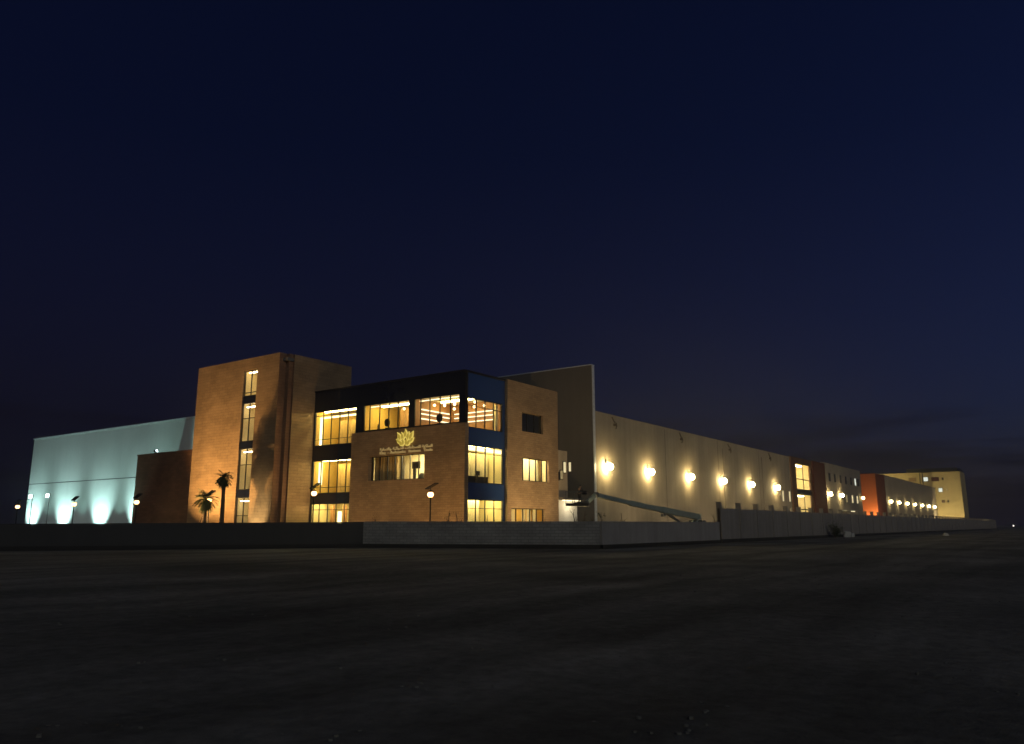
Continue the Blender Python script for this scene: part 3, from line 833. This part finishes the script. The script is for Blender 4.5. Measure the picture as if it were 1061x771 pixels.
for i in range(59):
    x = 73.4+5.33*i
    b = MB(); h = 3.9
    b.box(x-.2, x+.2, 27.86, 28.32, -.2, h-.06); b.box(x-.24, x+.24, 27.82, 28.36, h-.057, h)
    b.build('pilaster', M['fence_panel'], pf)

# ================================================================== LAMPS
# wall floodlights of the warehouse and the wings
def flood_thing(loc, label, group, L, arm=.55):
    mat = M['flood_%d' % L] if 'flood_%d' % L in M else emit('flood_%d' % L, (1.0,.79,.36), L); M['flood_%d' % L] = mat
    x, y, z = loc
    t = thing('wall_lamp', label, 'lamp', loc, 0, group)
    b = MB(); b.tube([(x, y, z+.55), (x, y-arm*.7, z+.75), (x, y-arm, z+.36)], .04, 8); b.box(x-.14, x+.14, y-.06, y, z+.35, z+.8)
    b.build('arm', M['black_metal'], t)
    b = MB(); b.lathe((x, y-arm, z+.34), [(.001,.14),(.1,.12),(.17,.02),(.17,-.02),(.001,-.02)], 14); b.build('cap', M['black_metal'], t, True)
    b = MB(); b.lathe((x, y-arm, z-.05), [(.001,-.40),(.16,-.36),(.3,-.24),(.38,-.06),(.36,.12),(.26,.27),(.14,.36),(.001,.37)], 18); b.build('bulb', mat, t, True)
    return t
ordn = ['first', 'second', 'third', 'fourth', 'fifth', 'sixth', 'seventh']
for i, x in enumerate((76.9, 87.5, 99.9, 112.0, 124.3, 137.7)):
    flood_thing((x, YW, 8.15), f'{ordn[i]} glaring lamp from the tall end wall on the beige warehouse', 'lamps along the warehouse wall', 145)
for i, x in enumerate((173.7, 183.7, 204.6)):
    flood_thing((x, YW, 8.2), ('glaring lamp on the beige wing nearest the red stair bay', 'glaring lamp on the beige wing below its small high windows', 'lamp at the corner of the red entrance recess')[i], 'lamps on the middle wing', 85 if i < 2 else 12)
for i, x in enumerate((240, 252.5, 266, 280, 294.5, 309, 322.5)):
    flood_thing((x, YW, 8.2), f'{ordn[i]} lamp from the red entrance along the far wing', 'lamps along the far wing', 60)
# orange flood washing the side wall of the red entrance
t = thing('ground_floodlight', 'amber floodlight on the ground washing the red entrance wall', 'lamp', (218.4, 41.2, 0))
b = MB(); b.box(218.0, 218.4, 40.9, 41.5, .05, .4); b.build('housing', M['black_metal'], t, bevel=.04)
b = MB(); b.box(218.403, 218.42, 40.96, 41.44, .1, .36); b.build('lens', M['uplens'], t)
lamp('SPOT', 'recess_beam', t, (219.3, 41.3, .5), (1, .68, .30), 9500, (222, 43.0, 3.6), 84, .45)

# solar post lamps
def post_lamp():
    t = thing('solar_post_lamp', 'x', 'lamp', (0,0,0), 0, 'solar post lamps in the forecourt')
    b = MB(); b.lathe((0,0,0), [(.001,0),(.14,.0),(.14,.06),(.075,.12),(.06,.9),(.05,3.75),(.07,3.78),(.07,3.84),(.001,3.84)], 12); b.build('pole', M['black_metal'], t, True)
    b = MB(); b.lathe((0,0,3.86), [(.001,0),(.15,.0),(.24,.14),(.25,.24),(.17,.38),(.001,.42)], 14); b.build('lantern', M['lamp_amber'], t, True)
    b = MB(); b.lathe((0,0,4.24), [(.19,0),(.26,.02),(.12,.12),(.03,.16),(.03,.34),(.001,.34)], 14); b.build('cap', M['black_metal'], t, True)
    b = MB(); b.obox((0,-.12,4.72), (.22,0,0), (0,.52,-.22), (0,.012,.03)); b.build('solar_panel', M['solar'], t)
    return t
P0 = post_lamp()
posts = [((46.4, 41.35, 0), 'amber solar post lamp before the brown stone office front'),
         ((46.2, 55.0, .4), 'amber solar post lamp before the glazed bay beside the tower'),
         ((44, 67.5, 0), 'amber solar post lamp beside the shorter palm'),
         ((44, 80.6, 0), 'amber solar post lamp at the left edge of the low dark stone block'),
         ((44, 94.2, 0), 'amber solar post lamp between the second and third white beams of the hall'),
         ((44, 108.9, -.1), 'amber solar post lamp standing clear of the hall at its far left end')]
for i, (p, l) in enumerate(posts):
    o = P0 if i == 0 else dup(P0, p, l)
    o.location = p; o['label'] = l; LOC[o.name] = Vector((0,0,0))
    g = lamp('POINT', 'lantern_glow', o, (0, 0, 4.05), (1, .6, .25), 130, radius=.26)
# white post floods in front of the hall
for y, l in ((119.4, 'white floodlight post nearest the far left corner of the hall'), (114.3, 'white floodlight post between the first two beams of the hall')):
    t = thing('floodlight_post', l, 'lamp', (50, y, 0), 0, 'white floodlight posts by the hall')
    b = MB(); b.tube([(50, y, 0), (50, y, 5.6)], .06, 8); b.build('pole', M['grey_metal'], t)
    b = MB(); b.box(49.75, 50.0, y-.35, y+.35, 5.45, 5.85); b.build('housing', M['grey_metal'], t, bevel=.03)
    b = MB(); b.box(49.72, 49.748, y-.42, y+.42, 5.42, 5.88); b.build('lens', M['flood_white'], t)
    lamp('POINT', 'post_glow', t, (49.4, y, 5.65), (.72,.98,1.0), 160, radius=.2)

# uplights
def uplight(loc, aim, col, watts, angle, label, group, lens='uplens', blend=.7):
    x, y, z = loc
    t = thing('ground_uplight', label, 'lamp', loc, 0, group)
    d = (Vector(aim)-Vector(loc)).normalized(); sd = d.cross(Vector((0,0,1))).normalized(); up = sd.cross(d)
    c = Vector(loc)+Vector((0,0,.3))
    b = MB(); b.obox(c, d*.14, sd*.2, up*.13); b.build('housing', M['black_metal'], t, bevel=.02)
    b = MB(); b.obox(c+d*.148, d*.005, sd*.18, up*.11); b.build('lens', M[lens], t)
    b = MB(); b.bar(c-sd*.22, Vector(loc)-sd*.22, .03, .03); b.bar(c+sd*.22, Vector(loc)+sd*.22, .03, .03); b.bar(Vector(loc)-sd*.22, Vector(loc)+sd*.22, .05, .02)
    b.build('bracket', M['grey_metal'], t)
    lamp('SPOT', 'beam', t, tuple(c+d*.2), col, watts, aim, angle, blend, .08)
COOL = (.60, 1.0, .94)
for y, l in ((128.2, 'cool white uplight at the far left corner of the hall'), (118.3, 'second cool uplight from the left corner of the hall'),
             (107.9, 'third cool uplight from the left corner of the hall'), (98.4, 'cool uplight of the hall nearest the low dark stone block')):
    uplight((51.3, y, 0), (54, y, 4.2), COOL, 4800, 84, l, 'cool uplights at the hall foot', 'flood_white', .9)
for y, l in ((123.2, 'cool floodlight set out from the hall between its first two beams'), (113.0, 'cool floodlight set out from the middle of the hall'),
             (103.0, 'cool floodlight set out from the hall between its last two beams'), (93.5, 'cool floodlight at the outer edge of the low dark stone block')):
    uplight((50.5 if y > 95 else 47.8, y, 0), (54, y if y > 95 else 90, 11.0), (.52, 1.0, .88), 950 if y > 95 else 2300, 78, l, 'cool floodlights set out from the hall', 'flood_white', 1.0)
uplight((49.5, 87.5, 9.95), (54, 81.0, 12.6), (.60, 1.0, .90), 1100, 120, 'cool floodlight on the roof of the low stone block', 'cool floodlights set out from the hall', 'flood_white', .9)  # added lamp, brightens the hall wall above the low block
AMB = (1.0, .58, .21)
uplight((40.6, 73.4, 0), (47.2, 72.6, 7.5), AMB, 6000, 74, 'amber uplight at the left end of the tower', 'amber uplights of the tower')
uplight((39.6, 68.6, 0), (47.2, 69.2, 8.5), AMB, 9000, 88, 'amber uplight between the two palms', 'amber uplights of the tower')
uplight((44.2, 64.3, 0), (47.2, 64.3, 3.0), (1, .78, .42), 1300, 62, 'pale uplight below the right of the tower window strip', 'amber uplights of the tower')
uplight((48.6, 56.2, 0), (51.0, 61.5, 9), (1, .64, .28), 1000, 85, 'amber uplight in the corner of tower and office', 'amber uplights of the tower')
uplight((45.0, 52.8, 0), (50.7, 52.0, 4.0), (1, .62, .24), 520, 100, 'amber uplight below the left of the golden lettering', 'amber uplights of the office')
uplight((44.6, 43.0, 0), (50.7, 44.0, 5.5), (1, .60, .21), 1000, 100, 'amber uplight below the right corner of the stone front', 'amber uplights of the office')
uplight((59.0, 34.5, 0), (60.5, 41.4, 7.5), (1, .70, .32), 3000, 104, 'amber uplight facing the office side wall', 'amber uplights of the office')  # unseen lamp, put in to light the office side
for y, l in ((40, 'warm floodlight at the right foot of the ochre flats'), (50, 'warm floodlight behind the factory end before the ochre flats')):
    uplight((322, y-1, 0), (335, y, 9), (1, .84, .46), 9500, 110, l, 'floodlights of the ochre flats')

uplight((322, 58, 15.2), (335, 58, 18.5), (1, .82, .36), 5000, 130, 'warm floodlight on the far wing roof before the ochre flats', 'floodlights of the ochre flats')  # added lamp, fills the left part of the flats that stayed dark
for i, x in enumerate((76.9, 87.5, 99.9, 112.0, 124.3, 137.7)):
    uplight((x+5.5, 37.6, 0), (x+5.5, 42.4, 7.5), (1, .78, .46), 340, 130, f'yard uplight on the ground just past the {ordn[i]} warehouse lamp', 'yard uplights of the warehouse', blend=1.0)  # unseen lamps added for an even wash on the warehouse wall
# ================================================================== BOOM LIFT
YL = 35.0
bl = thing('boom_lift', 'dark telescopic boom lift with raised work basket before the warehouse', 'boom lift', (81.5, YL, 0))
b = MB(); b.box(78.6, 84.2, YL-.75, YL+.75, .65, 1.15); b.box(79.0, 79.5, YL-1.2, YL+1.2, .5, .75); b.box(83.3, 83.8, YL-1.2, YL+1.2, .5, .75)
b.build('chassis', M['lift_paint'], bl, bevel=.05)
for x in (79.2, 83.6):
    for s in (-1, 1):
        b = MB(); yy = YL+s*1.2; n = 20
        prof = [(.30,-.22),(.50,-.22),(.56,-.16),(.56,.16),(.50,.22),(.30,.22),(.30,-.22)]
        base = len(b.v)
        for r, d in prof:
            for k in range(n):
                a = 2*math.pi*k/n; b.v.append((x+r*math.cos(a), yy+d, .56+r*math.sin(a)))
        for i in range(len(prof)-1):
            for k in range(n): b.f.append((base+i*n+k, base+i*n+(k+1)%n, base+(i+1)*n+(k+1)%n, base+(i+1)*n+k)); b.m.append(0)
        w = b.build('wheel', M['rubber'], bl, True)
        b = MB(); b.tube([(x, yy-.18, .56), (x, yy+.18, .56)], .295, 16); b.build('rim', M['lift_grey'], w)
b = MB(); b.box(80.0, 84.9, YL-.95, YL+.95, 1.2, 2.0); b.box(84.0, 85.2, YL-.8, YL+.8, 1.25, 2.25); b.build('turntable', M['lift_grey'], bl, bevel=.08)
b = MB(); b.tube([(82, YL, 1.13), (82, YL, 1.23)], .6, 18); b.build('slew_ring', M['black_metal'], bl)
b = MB(); b.bar((84.9, YL, 2.35), (84.9, YL, 2.95), .6, .5); b.bar((83.6, YL-.25, 1.9), (84.8, YL-.25, 2.6), .14, .3); b.bar((83.6, YL+.25, 1.9), (84.8, YL+.25, 2.6), .14, .3)
b.build('boom_mount', M['lift_paint'], bl, bevel=.03)
b = MB(); b.bar((84.8, YL, 2.62), (75.2, YL, 3.25), .5, .62); b.build('boom_base_section', M['lift_paint'], bl, bevel=.03)
b = MB(); b.bar((75.4, YL, 3.25), (68.2, YL, 3.78), .4, .50); b.build('boom_middle_section', M['lift_paint'], bl, bevel=.03)
b = MB(); b.bar((68.4, YL, 3.78), (61.6, YL, 4.36), .32, .38); b.build('boom_tip_section', M['lift_paint'], bl, bevel=.03)
b = MB(); b.bar((79.6, YL, 1.98), (76.6, YL, 2.9), .2, .24); b.box(75.3, 76.0, YL-.16, YL+.16, 2.55, 2.85); b.build('lift_cylinder', M['grey_metal'], bl)
b = MB(); b.tube([(61.6, YL-.2, 4.36), (61.6, YL+.2, 4.36)], .24, 12); b.build('jib_joint', M['lift_grey'], bl)
b = MB(); b.bar((61.5, YL, 4.42), (59.75, YL, 3.62), .22, .26); b.bar((61.45, YL, 4.2), (59.8, YL, 3.44), .12, .12); b.build('jib', M['lift_paint'], bl)
b = MB(); b.box(59.35, 59.85, YL-.3, YL+.3, 3.3, 3.75); b.build('basket_mount', M['lift_grey'], bl, bevel=.03)
b = MB(); b.box(57.1, 59.4, YL-.45, YL+.45, 3.30, 3.42)
for yy in (YL-.45, YL+.45):
    b.box(57.1, 59.4, yy-.015, yy+.015, 3.42, 3.56)
b.build('basket_floor', M['black_metal'], bl)
b = MB()
for (x, y) in ((57.12,-.43),(58.25,-.43),(59.38,-.43),(57.12,.43),(58.25,.43),(59.38,.43)): b.tube([(x, YL+y, 3.4), (x, YL+y, 4.5)], .025, 6)
for z in (3.95, 4.5):
    for y in (-.43, .43): b.tube([(57.1, YL+y, z), (59.4, YL+y, z)], .022, 6)
    for x in (57.12, 59.38): b.tube([(x, YL-.43, z), (x, YL+.43, z)], .022, 6)
b.build('guard_rail', M['lift_grey'], bl)
b = MB(); b.box(58.95, 59.3, YL-.4, YL-.1, 4.3, 4.62); b.build('control_box', M['black_metal'], bl, bevel=.02)

# ------------------------------------------------------------------ the worker
def skin_mesh(name, verts, edges, radii, mat, parent, sub=2, root=0):
    me = bpy.data.meshes.new(name); me.from_pydata(verts, edges, []); me.materials.append(mat)
    o = bpy.data.objects.new(name, me); link(o, parent)
    LOC[o.name] = Vector((0,0,0))
    sk = o.modifiers.new('skin', 'SKIN'); sk.use_smooth_shade = True
    sv = me.skin_vertices[0].data if me.skin_vertices else None
    if sv is None:
        bm = bmesh.new(); bm.from_mesh(me); bm.verts.layers.skin.verify(); bm.to_mesh(me); bm.free()
        sv = me.skin_vertices[0].data
    for i, r in enumerate(radii):
        sv[i].radius = r if isinstance(r, tuple) else (r, r); sv[i].use_root = (i == root)
    ss = o.modifiers.new('sub', 'SUBSURF'); ss.levels = sub; ss.render_levels = sub
    return o
pr = thing('person', 'worker in dark clothes standing in the raised basket, reaching both hands to its rail', 'person', (58.75, YL+.02, 3.42), R(-20))
V = [(0,0,.92),(0,0,1.12),(.03,0,1.34),(.06,0,1.45),(.10,0,1.53),(.13,0,1.60),(.12,0,1.69),
     (0,.1,.88),(.05,.12,.48),(-.02,.13,.08),(.12,.14,.03),
     (0,-.1,.88),(.08,-.12,.48),(0,-.13,.08),(.14,-.14,.03),
     (.03,.19,1.37),(.12,.25,1.12),(.33,.22,1.09),(.41,.21,1.09),
     (.03,-.19,1.37),(.12,-.25,1.12),(.33,-.22,1.09),(.41,-.21,1.09)]
E_ = [(0,1),(1,2),(2,3),(3,4),(4,5),(5,6),(0,7),(7,8),(8,9),(9,10),(0,11),(11,12),(12,13),(13,14),(2,15),(15,16),(16,17),(17,18),(2,19),(19,20),(20,21),(21,22)]
rad = [.12,.115,.13,.055,.075,.088,.06,.085,.062,.045,.035,.085,.062,.045,.035,.06,.045,.033,.034,.06,.045,.033,.034]
for base, s in ((18, 1), (22, -1)):
    bx, by, bz = V[base]
    for k, dy in enumerate((-.03,-.01,.012,.032)):
        ln = (.05,.06,.055,.042)[k]
        V += [(bx+.035, by+dy, bz+.005), (bx+.035+ln, by+dy, bz-.012), (bx+.04+ln*.9, by+dy, bz-.05)]
        n = len(V); E_ += [(base, n-3), (n-3, n-2), (n-2, n-1)]; rad += [.01,.009,.008]
    V += [(bx+.01, by-s*.045, bz-.01), (bx+.045, by-s*.06, bz-.03)]
    n = len(V); E_ += [(base, n-2), (n-2, n-1)]; rad += [.011,.009]
body = skin_mesh('body', V, E_, rad, M['skin'], pr)
b = MB()
for s in (-1, 1): b.lathe((.205, s*.032, 1.615), [(.001,-.012),(.012,-.006),(.012,.006),(.001,.012)], 8)
b.build('eyes', M['hair'], pr)
b = MB(); b.tube([(.2,0,1.63),(.232,0,1.585),(.21,0,1.578)], [.009,.016,.01], 6); b.build('nose', M['skin'], pr, True)
b = MB(); b.box(.198,.208,-.026,.026,1.546,1.554); b.build('mouth', M['terracotta'], pr)
b = MB()
for s in (-1, 1): b.lathe((.12, s*.09, 1.60), [(.001,-.035),(.02,-.02),(.022,.015),(.001,.035)], 8)
b.build('ears', M['skin'], pr, True)
hv = [(.06,0,1.62),(.09,0,1.69),(.14,0,1.71)]
skin_mesh('hair', hv, [(0,1),(1,2)], [.085,.088,.07], M['hair'], pr, 2)
sv = [V[0],V[1],V[2],(.045,0,1.41),V[15],V[16],V[17],V[19],V[20],V[21]]
skin_mesh('jacket', sv, [(0,1),(1,2),(2,3),(2,4),(4,5),(5,6),(2,7),(7,8),(8,9)], [.145,.138,.152,.075,.08,.063,.048,.08,.063,.048], M['cloth'], pr)
tv = [(0,0,.96),V[7],V[8],(-.02,.13,.10),V[11],V[12],(0,-.13,.10)]
skin_mesh('trousers', tv, [(0,1),(1,2),(2,3),(0,4),(4,5),(5,6)], [.135,.102,.078,.062,.102,.078,.062], M['trouser'], pr)
b = MB()
for s, dx in ((1, -.02), (-1, 0)): b.obox((dx+.07, s*.135, .045), (.14,0,0), (0,.05,0), (0,0,.045))
b.build('boots', M['rubber'], pr, bevel=.03)

# ================================================================== PALMS, SAPLINGS, SHRUB
def palm(loc, h, label, cr, seed, tilt=0):
    rnd = random.Random(seed)
    x, y, z = loc
    t = thing('palm_tree', label, 'palm tree', loc, 0, 'young palms before the tower')
    b = MB(); pts = []; rr = []
    for i in range(15):
        k = i/14; pts.append((x+tilt*k*k, y+.06*math.sin(k*4+seed), z+h*k)); rr.append(.24-.10*k+.018*(i % 2))
    b.tube(pts, rr, 10); b.build('trunk', M['bark'], t, True)
    top = Vector(pts[-1]); c = MB()
    for i in range(84):
        a = i*2.39996; el = R(rnd.uniform(-80, 72)); ln = cr*rnd.uniform(.75, 1.15)
        d = Vector((math.cos(a)*math.cos(el), math.sin(a)*math.cos(el), math.sin(el)))
        p = top.copy(); pv = p.copy(); step = ln/10
        for s in range(10):
            d = (d + Vector((0,0,-.13))).normalized()
            q = p + d*step; sd = d.cross(Vector((0,0,1)))
            sd = sd.normalized() if sd.length > .05 else Vector((1,0,0))
            up = sd.cross(d)
            c.quad(tuple(p-sd*.02), tuple(p+sd*.02), tuple(q+sd*.015), tuple(q-sd*.015))
            lw = .46*cr*math.sin(math.pi*(s+1.2)/11.5)*.55
            for sgn in (-1, 1):
                for off_ in (.2, .7):
                    o = p + d*step*off_; tip = o + sd*sgn*lw + d*lw*.7 + Vector((0,0,-lw*.35)) + up*rnd.uniform(-.03,.05)
                    c.tri(tuple(o), tuple(o+d*.05), tuple(tip))
            p = q
    c.build('crown', M['palm_leaf'], t)
    return t, top
palm((43, 63.85, 0), 6.0, 'taller young palm silhouetted on the orange tower left of its window strip', 1.0, 3)
t, top = palm((43, 66.6, 0), 4.1, 'shorter young palm with ragged crown and props beside an amber lamp', 1.3, 8)
for k in range(3):
    a = k*2.1+.4
    b = MB(); b.tube([(43+.9*math.cos(a), 66.6+.9*math.sin(a), 0), (43+.12*math.cos(a), 66.6+.12*math.sin(a), 2.7)], .045, 6); b.build('prop', M['bark'], t)
# sticks propping the tall palm too are not visible

def sapling(loc, h, label, seed, lean=0., leaves=30, nb=5):
    rnd = random.Random(seed); x, y, z = loc
    t = thing('sapling', label, 'sapling', loc, 0, 'saplings behind the boundary wall')
    b = MB(); c = MB()
    stems = [(0, 0, lean)] + [(rnd.uniform(-.15,.15), rnd.uniform(-.15,.15), rnd.uniform(-.5,.5)) for _ in range(1)]
    for (dx, dy, ln) in stems:
        pts = [(x+dx+ln*(k/6)**1.4+rnd.uniform(-.03,.03), y+dy+rnd.uniform(-.05,.05), z+h*k/6*(1 if dx == 0 else .8)) for k in range(7)]
        b.tube(pts, [.06,.055,.05,.042,.034,.026,.014], 7)
        for k in range(nb):
            i = rnd.randint(3, 5); p = Vector(pts[i]); a = rnd.uniform(0, 6.28)
            q = p + Vector((math.cos(a)*.35, math.sin(a)*.35, rnd.uniform(.2,.5)))
            b.tube([p, (p+q)/2+Vector((0,0,.05)), q], [.02,.014,.006], 5)
            for _ in range(leaves//nb):
                o = p.lerp(q, rnd.uniform(.3,1.1)) + Vector((rnd.gauss(0,.08), rnd.gauss(0,.08), rnd.gauss(0,.08)))
                u = Vector((rnd.gauss(0,1), rnd.gauss(0,1), rnd.gauss(0,1))).normalized()*.07; w = u.orthogonal().normalized()*.03
                c.quad(tuple(o-u), tuple(o+w), tuple(o+u), tuple(o-w))
    b.build('trunk', M['bark'], t, True)
    if c.v: c.build('leaves', M['leaf'], t)
    return t
sap = [((54.4, 33, 0), 2.95, 'thin leaning sapling below the left end of the basket', -.0, 6),
       ((55.9, 33, 0), 2.85, 'forked sapling below the right end of the basket', .3, 6),
       ((57.3, 33, 0), 2.6, 'short leafy sapling just right of the basket', .05, 60),
       ((58.8, 33, 0), 2.75, 'bushy sapling below the bend of the boom', .1, 90),
       ((62.9, 33, 0), 2.75, 'bare sapling leaning left below the long boom', -.35, 10),
       ((82.0, 32, 0), 2.9, 'bare upright sapling between the lift base and the tall boundary post', .0, 8),
       ((47.1, 40.1, 0), 2.85, 'sapling with crossed stems right of the lamp before the stone front', .2, 20),
       ((47.4, 39.3, 0), 2.7, 'sapling nearest the right corner of the stone front', -.25, 25),
       ((47.6, 48.7, 0), 2.4, 'faint thin sapling below the left part of the stone front', .1, 12),
       ((49.8, 38.3, 0), 2.5, 'low sapling before the ground floor corner window', .1, 30)]
for i, (p, h, l, ln, lv) in enumerate(sap): sapling(p, h, l, 20+i, ln, lv)

def shrub(loc, r, h, label):
    rnd = random.Random(5); x, y, z = loc
    t = thing('shrub', label, 'shrub', loc)
    b = MB(); c = MB()
    for k in range(14):
        a = rnd.uniform(0, 6.28); q = Vector((x+math.cos(a)*r*rnd.uniform(.2,.9), y+math.sin(a)*r*rnd.uniform(.2,.9)*.7, z+h*rnd.uniform(.5,1)))
        b.tube([(x, y, z), ((x+q.x)/2, (y+q.y)/2, z+(q.z-z)*.6), tuple(q)], [.04,.025,.01], 5)
        for _ in range(60):
            o = Vector((x, y, z)).lerp(q, rnd.uniform(.35,1.1)) + Vector((rnd.gauss(0,.18), rnd.gauss(0,.18), rnd.gauss(0,.14)))
            if o.z < .03: continue
            u = Vector((rnd.gauss(0,1), rnd.gauss(0,1), rnd.gauss(0,1))).normalized()*.11; w = u.orthogonal().normalized()*.05
            c.quad(tuple(o-u), tuple(o+w), tuple(o+u), tuple(o-w))
    b.build('stems', M['bark'], t); c.build('leaves', M['leaf'], t)
shrub((112.5, 27.0, 0), 1.5, 1.9, 'dark low shrub growing at the foot of the tall panelled wall')
t = thing('concrete_block', 'pale broken concrete block lying beside the dark shrub', 'rubble', (118.6, 26.8, 0))
b = MB(); b.obox((118.6, 26.8, .35), (.7,.2,.05), (-.12,.4,.05), (0,-.1,.42)); b.build('chunk', M['pale_stone'], t, bevel=.08)
b = MB(); b.obox((120.2, 26.6, .2), (.4,-.1,.1), (.1,.3,0), (-.05,0,.25)); b.build('shard', M['pale_stone'], t, bevel=.06)
b = MB(); b.lathe((145.9, 17.8, -.05), [(.5,0),(.46,.2),(.3,.42),(.001,.5)], 9)
o = b.build('boulder', M['pale_stone']); tag(o, 'lone pale stone on the open dirt at far right', 'stone')
# lone lamp on the horizon
t = thing('distant_lamp', 'tiny white lamp far off on the right horizon', 'lamp', (660, 37.5, 0))
b = MB(); b.tube([(660, 37.5, 0), (660, 37.5, 1.1)], .12, 6); b.build('pole', M['grey_metal'], t)
b = MB(); b.lathe((660, 37.5, 1.2), [(.001,-.5),(.4,-.3),(.5,0),(.4,.3),(.001,.5)], 10); b.build('lantern', M['pin_white'], t, True)

# ------------------------------------------------------------------ thin haze added for the glow round the lamps
HAZE = .0009
if HAZE:
    b = MB(); b.box(-150, 900, -500, 500, -1.5, 26)
    o = b.build('haze', bpy.data.materials.new('air')); o['kind'] = 'stuff'; o['label'] = 'thin dusty evening air over the whole site'
    m = o.data.materials[0]; m.use_nodes = True; m.node_tree.nodes.clear()
    v = N(m.node_tree, 'ShaderNodeVolumePrincipled'); v.inputs['Density'].default_value = HAZE; v.inputs['Color'].default_value = (.9,.9,.9,1)
    v.inputs['Anisotropy'].default_value = .6
    ou = N(m.node_tree, 'ShaderNodeOutputMaterial'); m.node_tree.links.new(v.outputs[0], ou.inputs['Volume'])
# ------------------------------------------------------------------ sky, town glow fill, camera
SUN_ELEV, SUN_AZ = -3.4, 140.0        # dusk: the sun has set to the right of the view (azimuth from +Y towards +X)
w = bpy.data.worlds.new('World'); S.world = w; w.use_nodes = True
nt = w.node_tree; bg = nt.nodes['Background']
sky = N(nt, 'ShaderNodeTexSky'); sky.sky_type = 'NISHITA'; sky.sun_disc = False
sky.sun_elevation = R(SUN_ELEV); sky.sun_rotation = R(SUN_AZ); sky.altitude = 0; sky.air_density = 1.0; sky.dust_density = 1.0; sky.ozone_density = 3.0
tint = mix_rgb(nt, 1.0, sky.outputs[0], (.70,.84,1.15), 'MULTIPLY')
# thin dark evening cloud low in the sky, and the even glow of the town
tc = N(nt, 'ShaderNodeTexCoord'); sx = N(nt, 'ShaderNodeSeparateXYZ'); nt.links.new(tc.outputs['Generated'], sx.inputs[0])
mp = N(nt, 'ShaderNodeMapping'); mp.inputs['Scale'].default_value = (2.2, 2.2, 26); nt.links.new(tc.outputs['Generated'], mp.inputs['Vector'])
cn = N(nt, 'ShaderNodeTexNoise'); cn.inputs['Scale'].default_value = 1.6; cn.inputs['Detail'].default_value = 4; nt.links.new(mp.outputs[0], cn.inputs['Vector'])
c1 = N(nt, 'ShaderNodeMapRange'); c1.inputs[1].default_value = .50; c1.inputs[2].default_value = .64; nt.links.new(cn.outputs['Fac'], c1.inputs[0])
c2 = N(nt, 'ShaderNodeMapRange'); c2.inputs[1].default_value = .16; c2.inputs[2].default_value = .08; nt.links.new(sx.outputs['Z'], c2.inputs[0])
cm = N(nt, 'ShaderNodeMath', operation='MULTIPLY'); nt.links.new(c1.outputs[0], cm.inputs[0]); nt.links.new(c2.outputs[0], cm.inputs[1])
cl = N(nt, 'ShaderNodeMath', operation='MULTIPLY'); cl.inputs[1].default_value = .7; nt.links.new(cm.outputs[0], cl.inputs[0])
g1 = N(nt, 'ShaderNodeMapRange'); g1.inputs[1].default_value = .45; g1.inputs[2].default_value = 0; g1.inputs[3].default_value = .15; nt.links.new(sx.outputs['Z'], g1.inputs[0])
gl = mix_rgb(nt, g1.outputs[0], (0,.003,.016), (.016,.016,.040))
glow = mix_rgb(nt, 1.0, tint, gl, 'ADD')
skyc = mix_rgb(nt, cl.outputs[0], glow, (.012,.010,.018))
nt.links.new(skyc, bg.inputs[0]); bg.inputs[1].default_value = .28

sd = bpy.data.lights.new('Sun', 'SUN'); sd.energy = .28; sd.angle = R(12); sd.color = (.96, .98, .92)  # weak fill standing for town glow behind the viewer; the sun is down
so = bpy.data.objects.new('Sun', sd); C.objects.link(so)  # town glow fill lamp, not the sun
so.rotation_euler = Vector((.55, .75, -.35)).to_track_quat('-Z', 'Y').to_euler()

cam = bpy.data.cameras.new('Camera'); co = bpy.data.objects.new('Camera', cam); C.objects.link(co)
co.location = (0, 0, 1.7); co.rotation_euler = (R(90)+math.atan(158.5/800), 0, R(35.75-90))
cam.sensor_width = 36; cam.sensor_fit = 'HORIZONTAL'; cam.lens = 36*800/1061; cam.clip_end = 20000; cam.clip_start = .1
S.camera = co
S.render.engine = 'CYCLES'
S.view_settings.view_transform = 'Standard'; S.view_settings.look = 'None'; S.view_settings.exposure = 0; S.view_settings.gamma = 1
S.cycles.use_denoising = True
S.cycles.max_bounces = 6; S.cycles.diffuse_bounces = 3; S.cycles.glossy_bounces = 3; S.cycles.transparent_max_bounces = 12
S.cycles.sample_clamp_indirect = 4; S.cycles.caustics_reflective = False; S.cycles.caustics_refractive = False
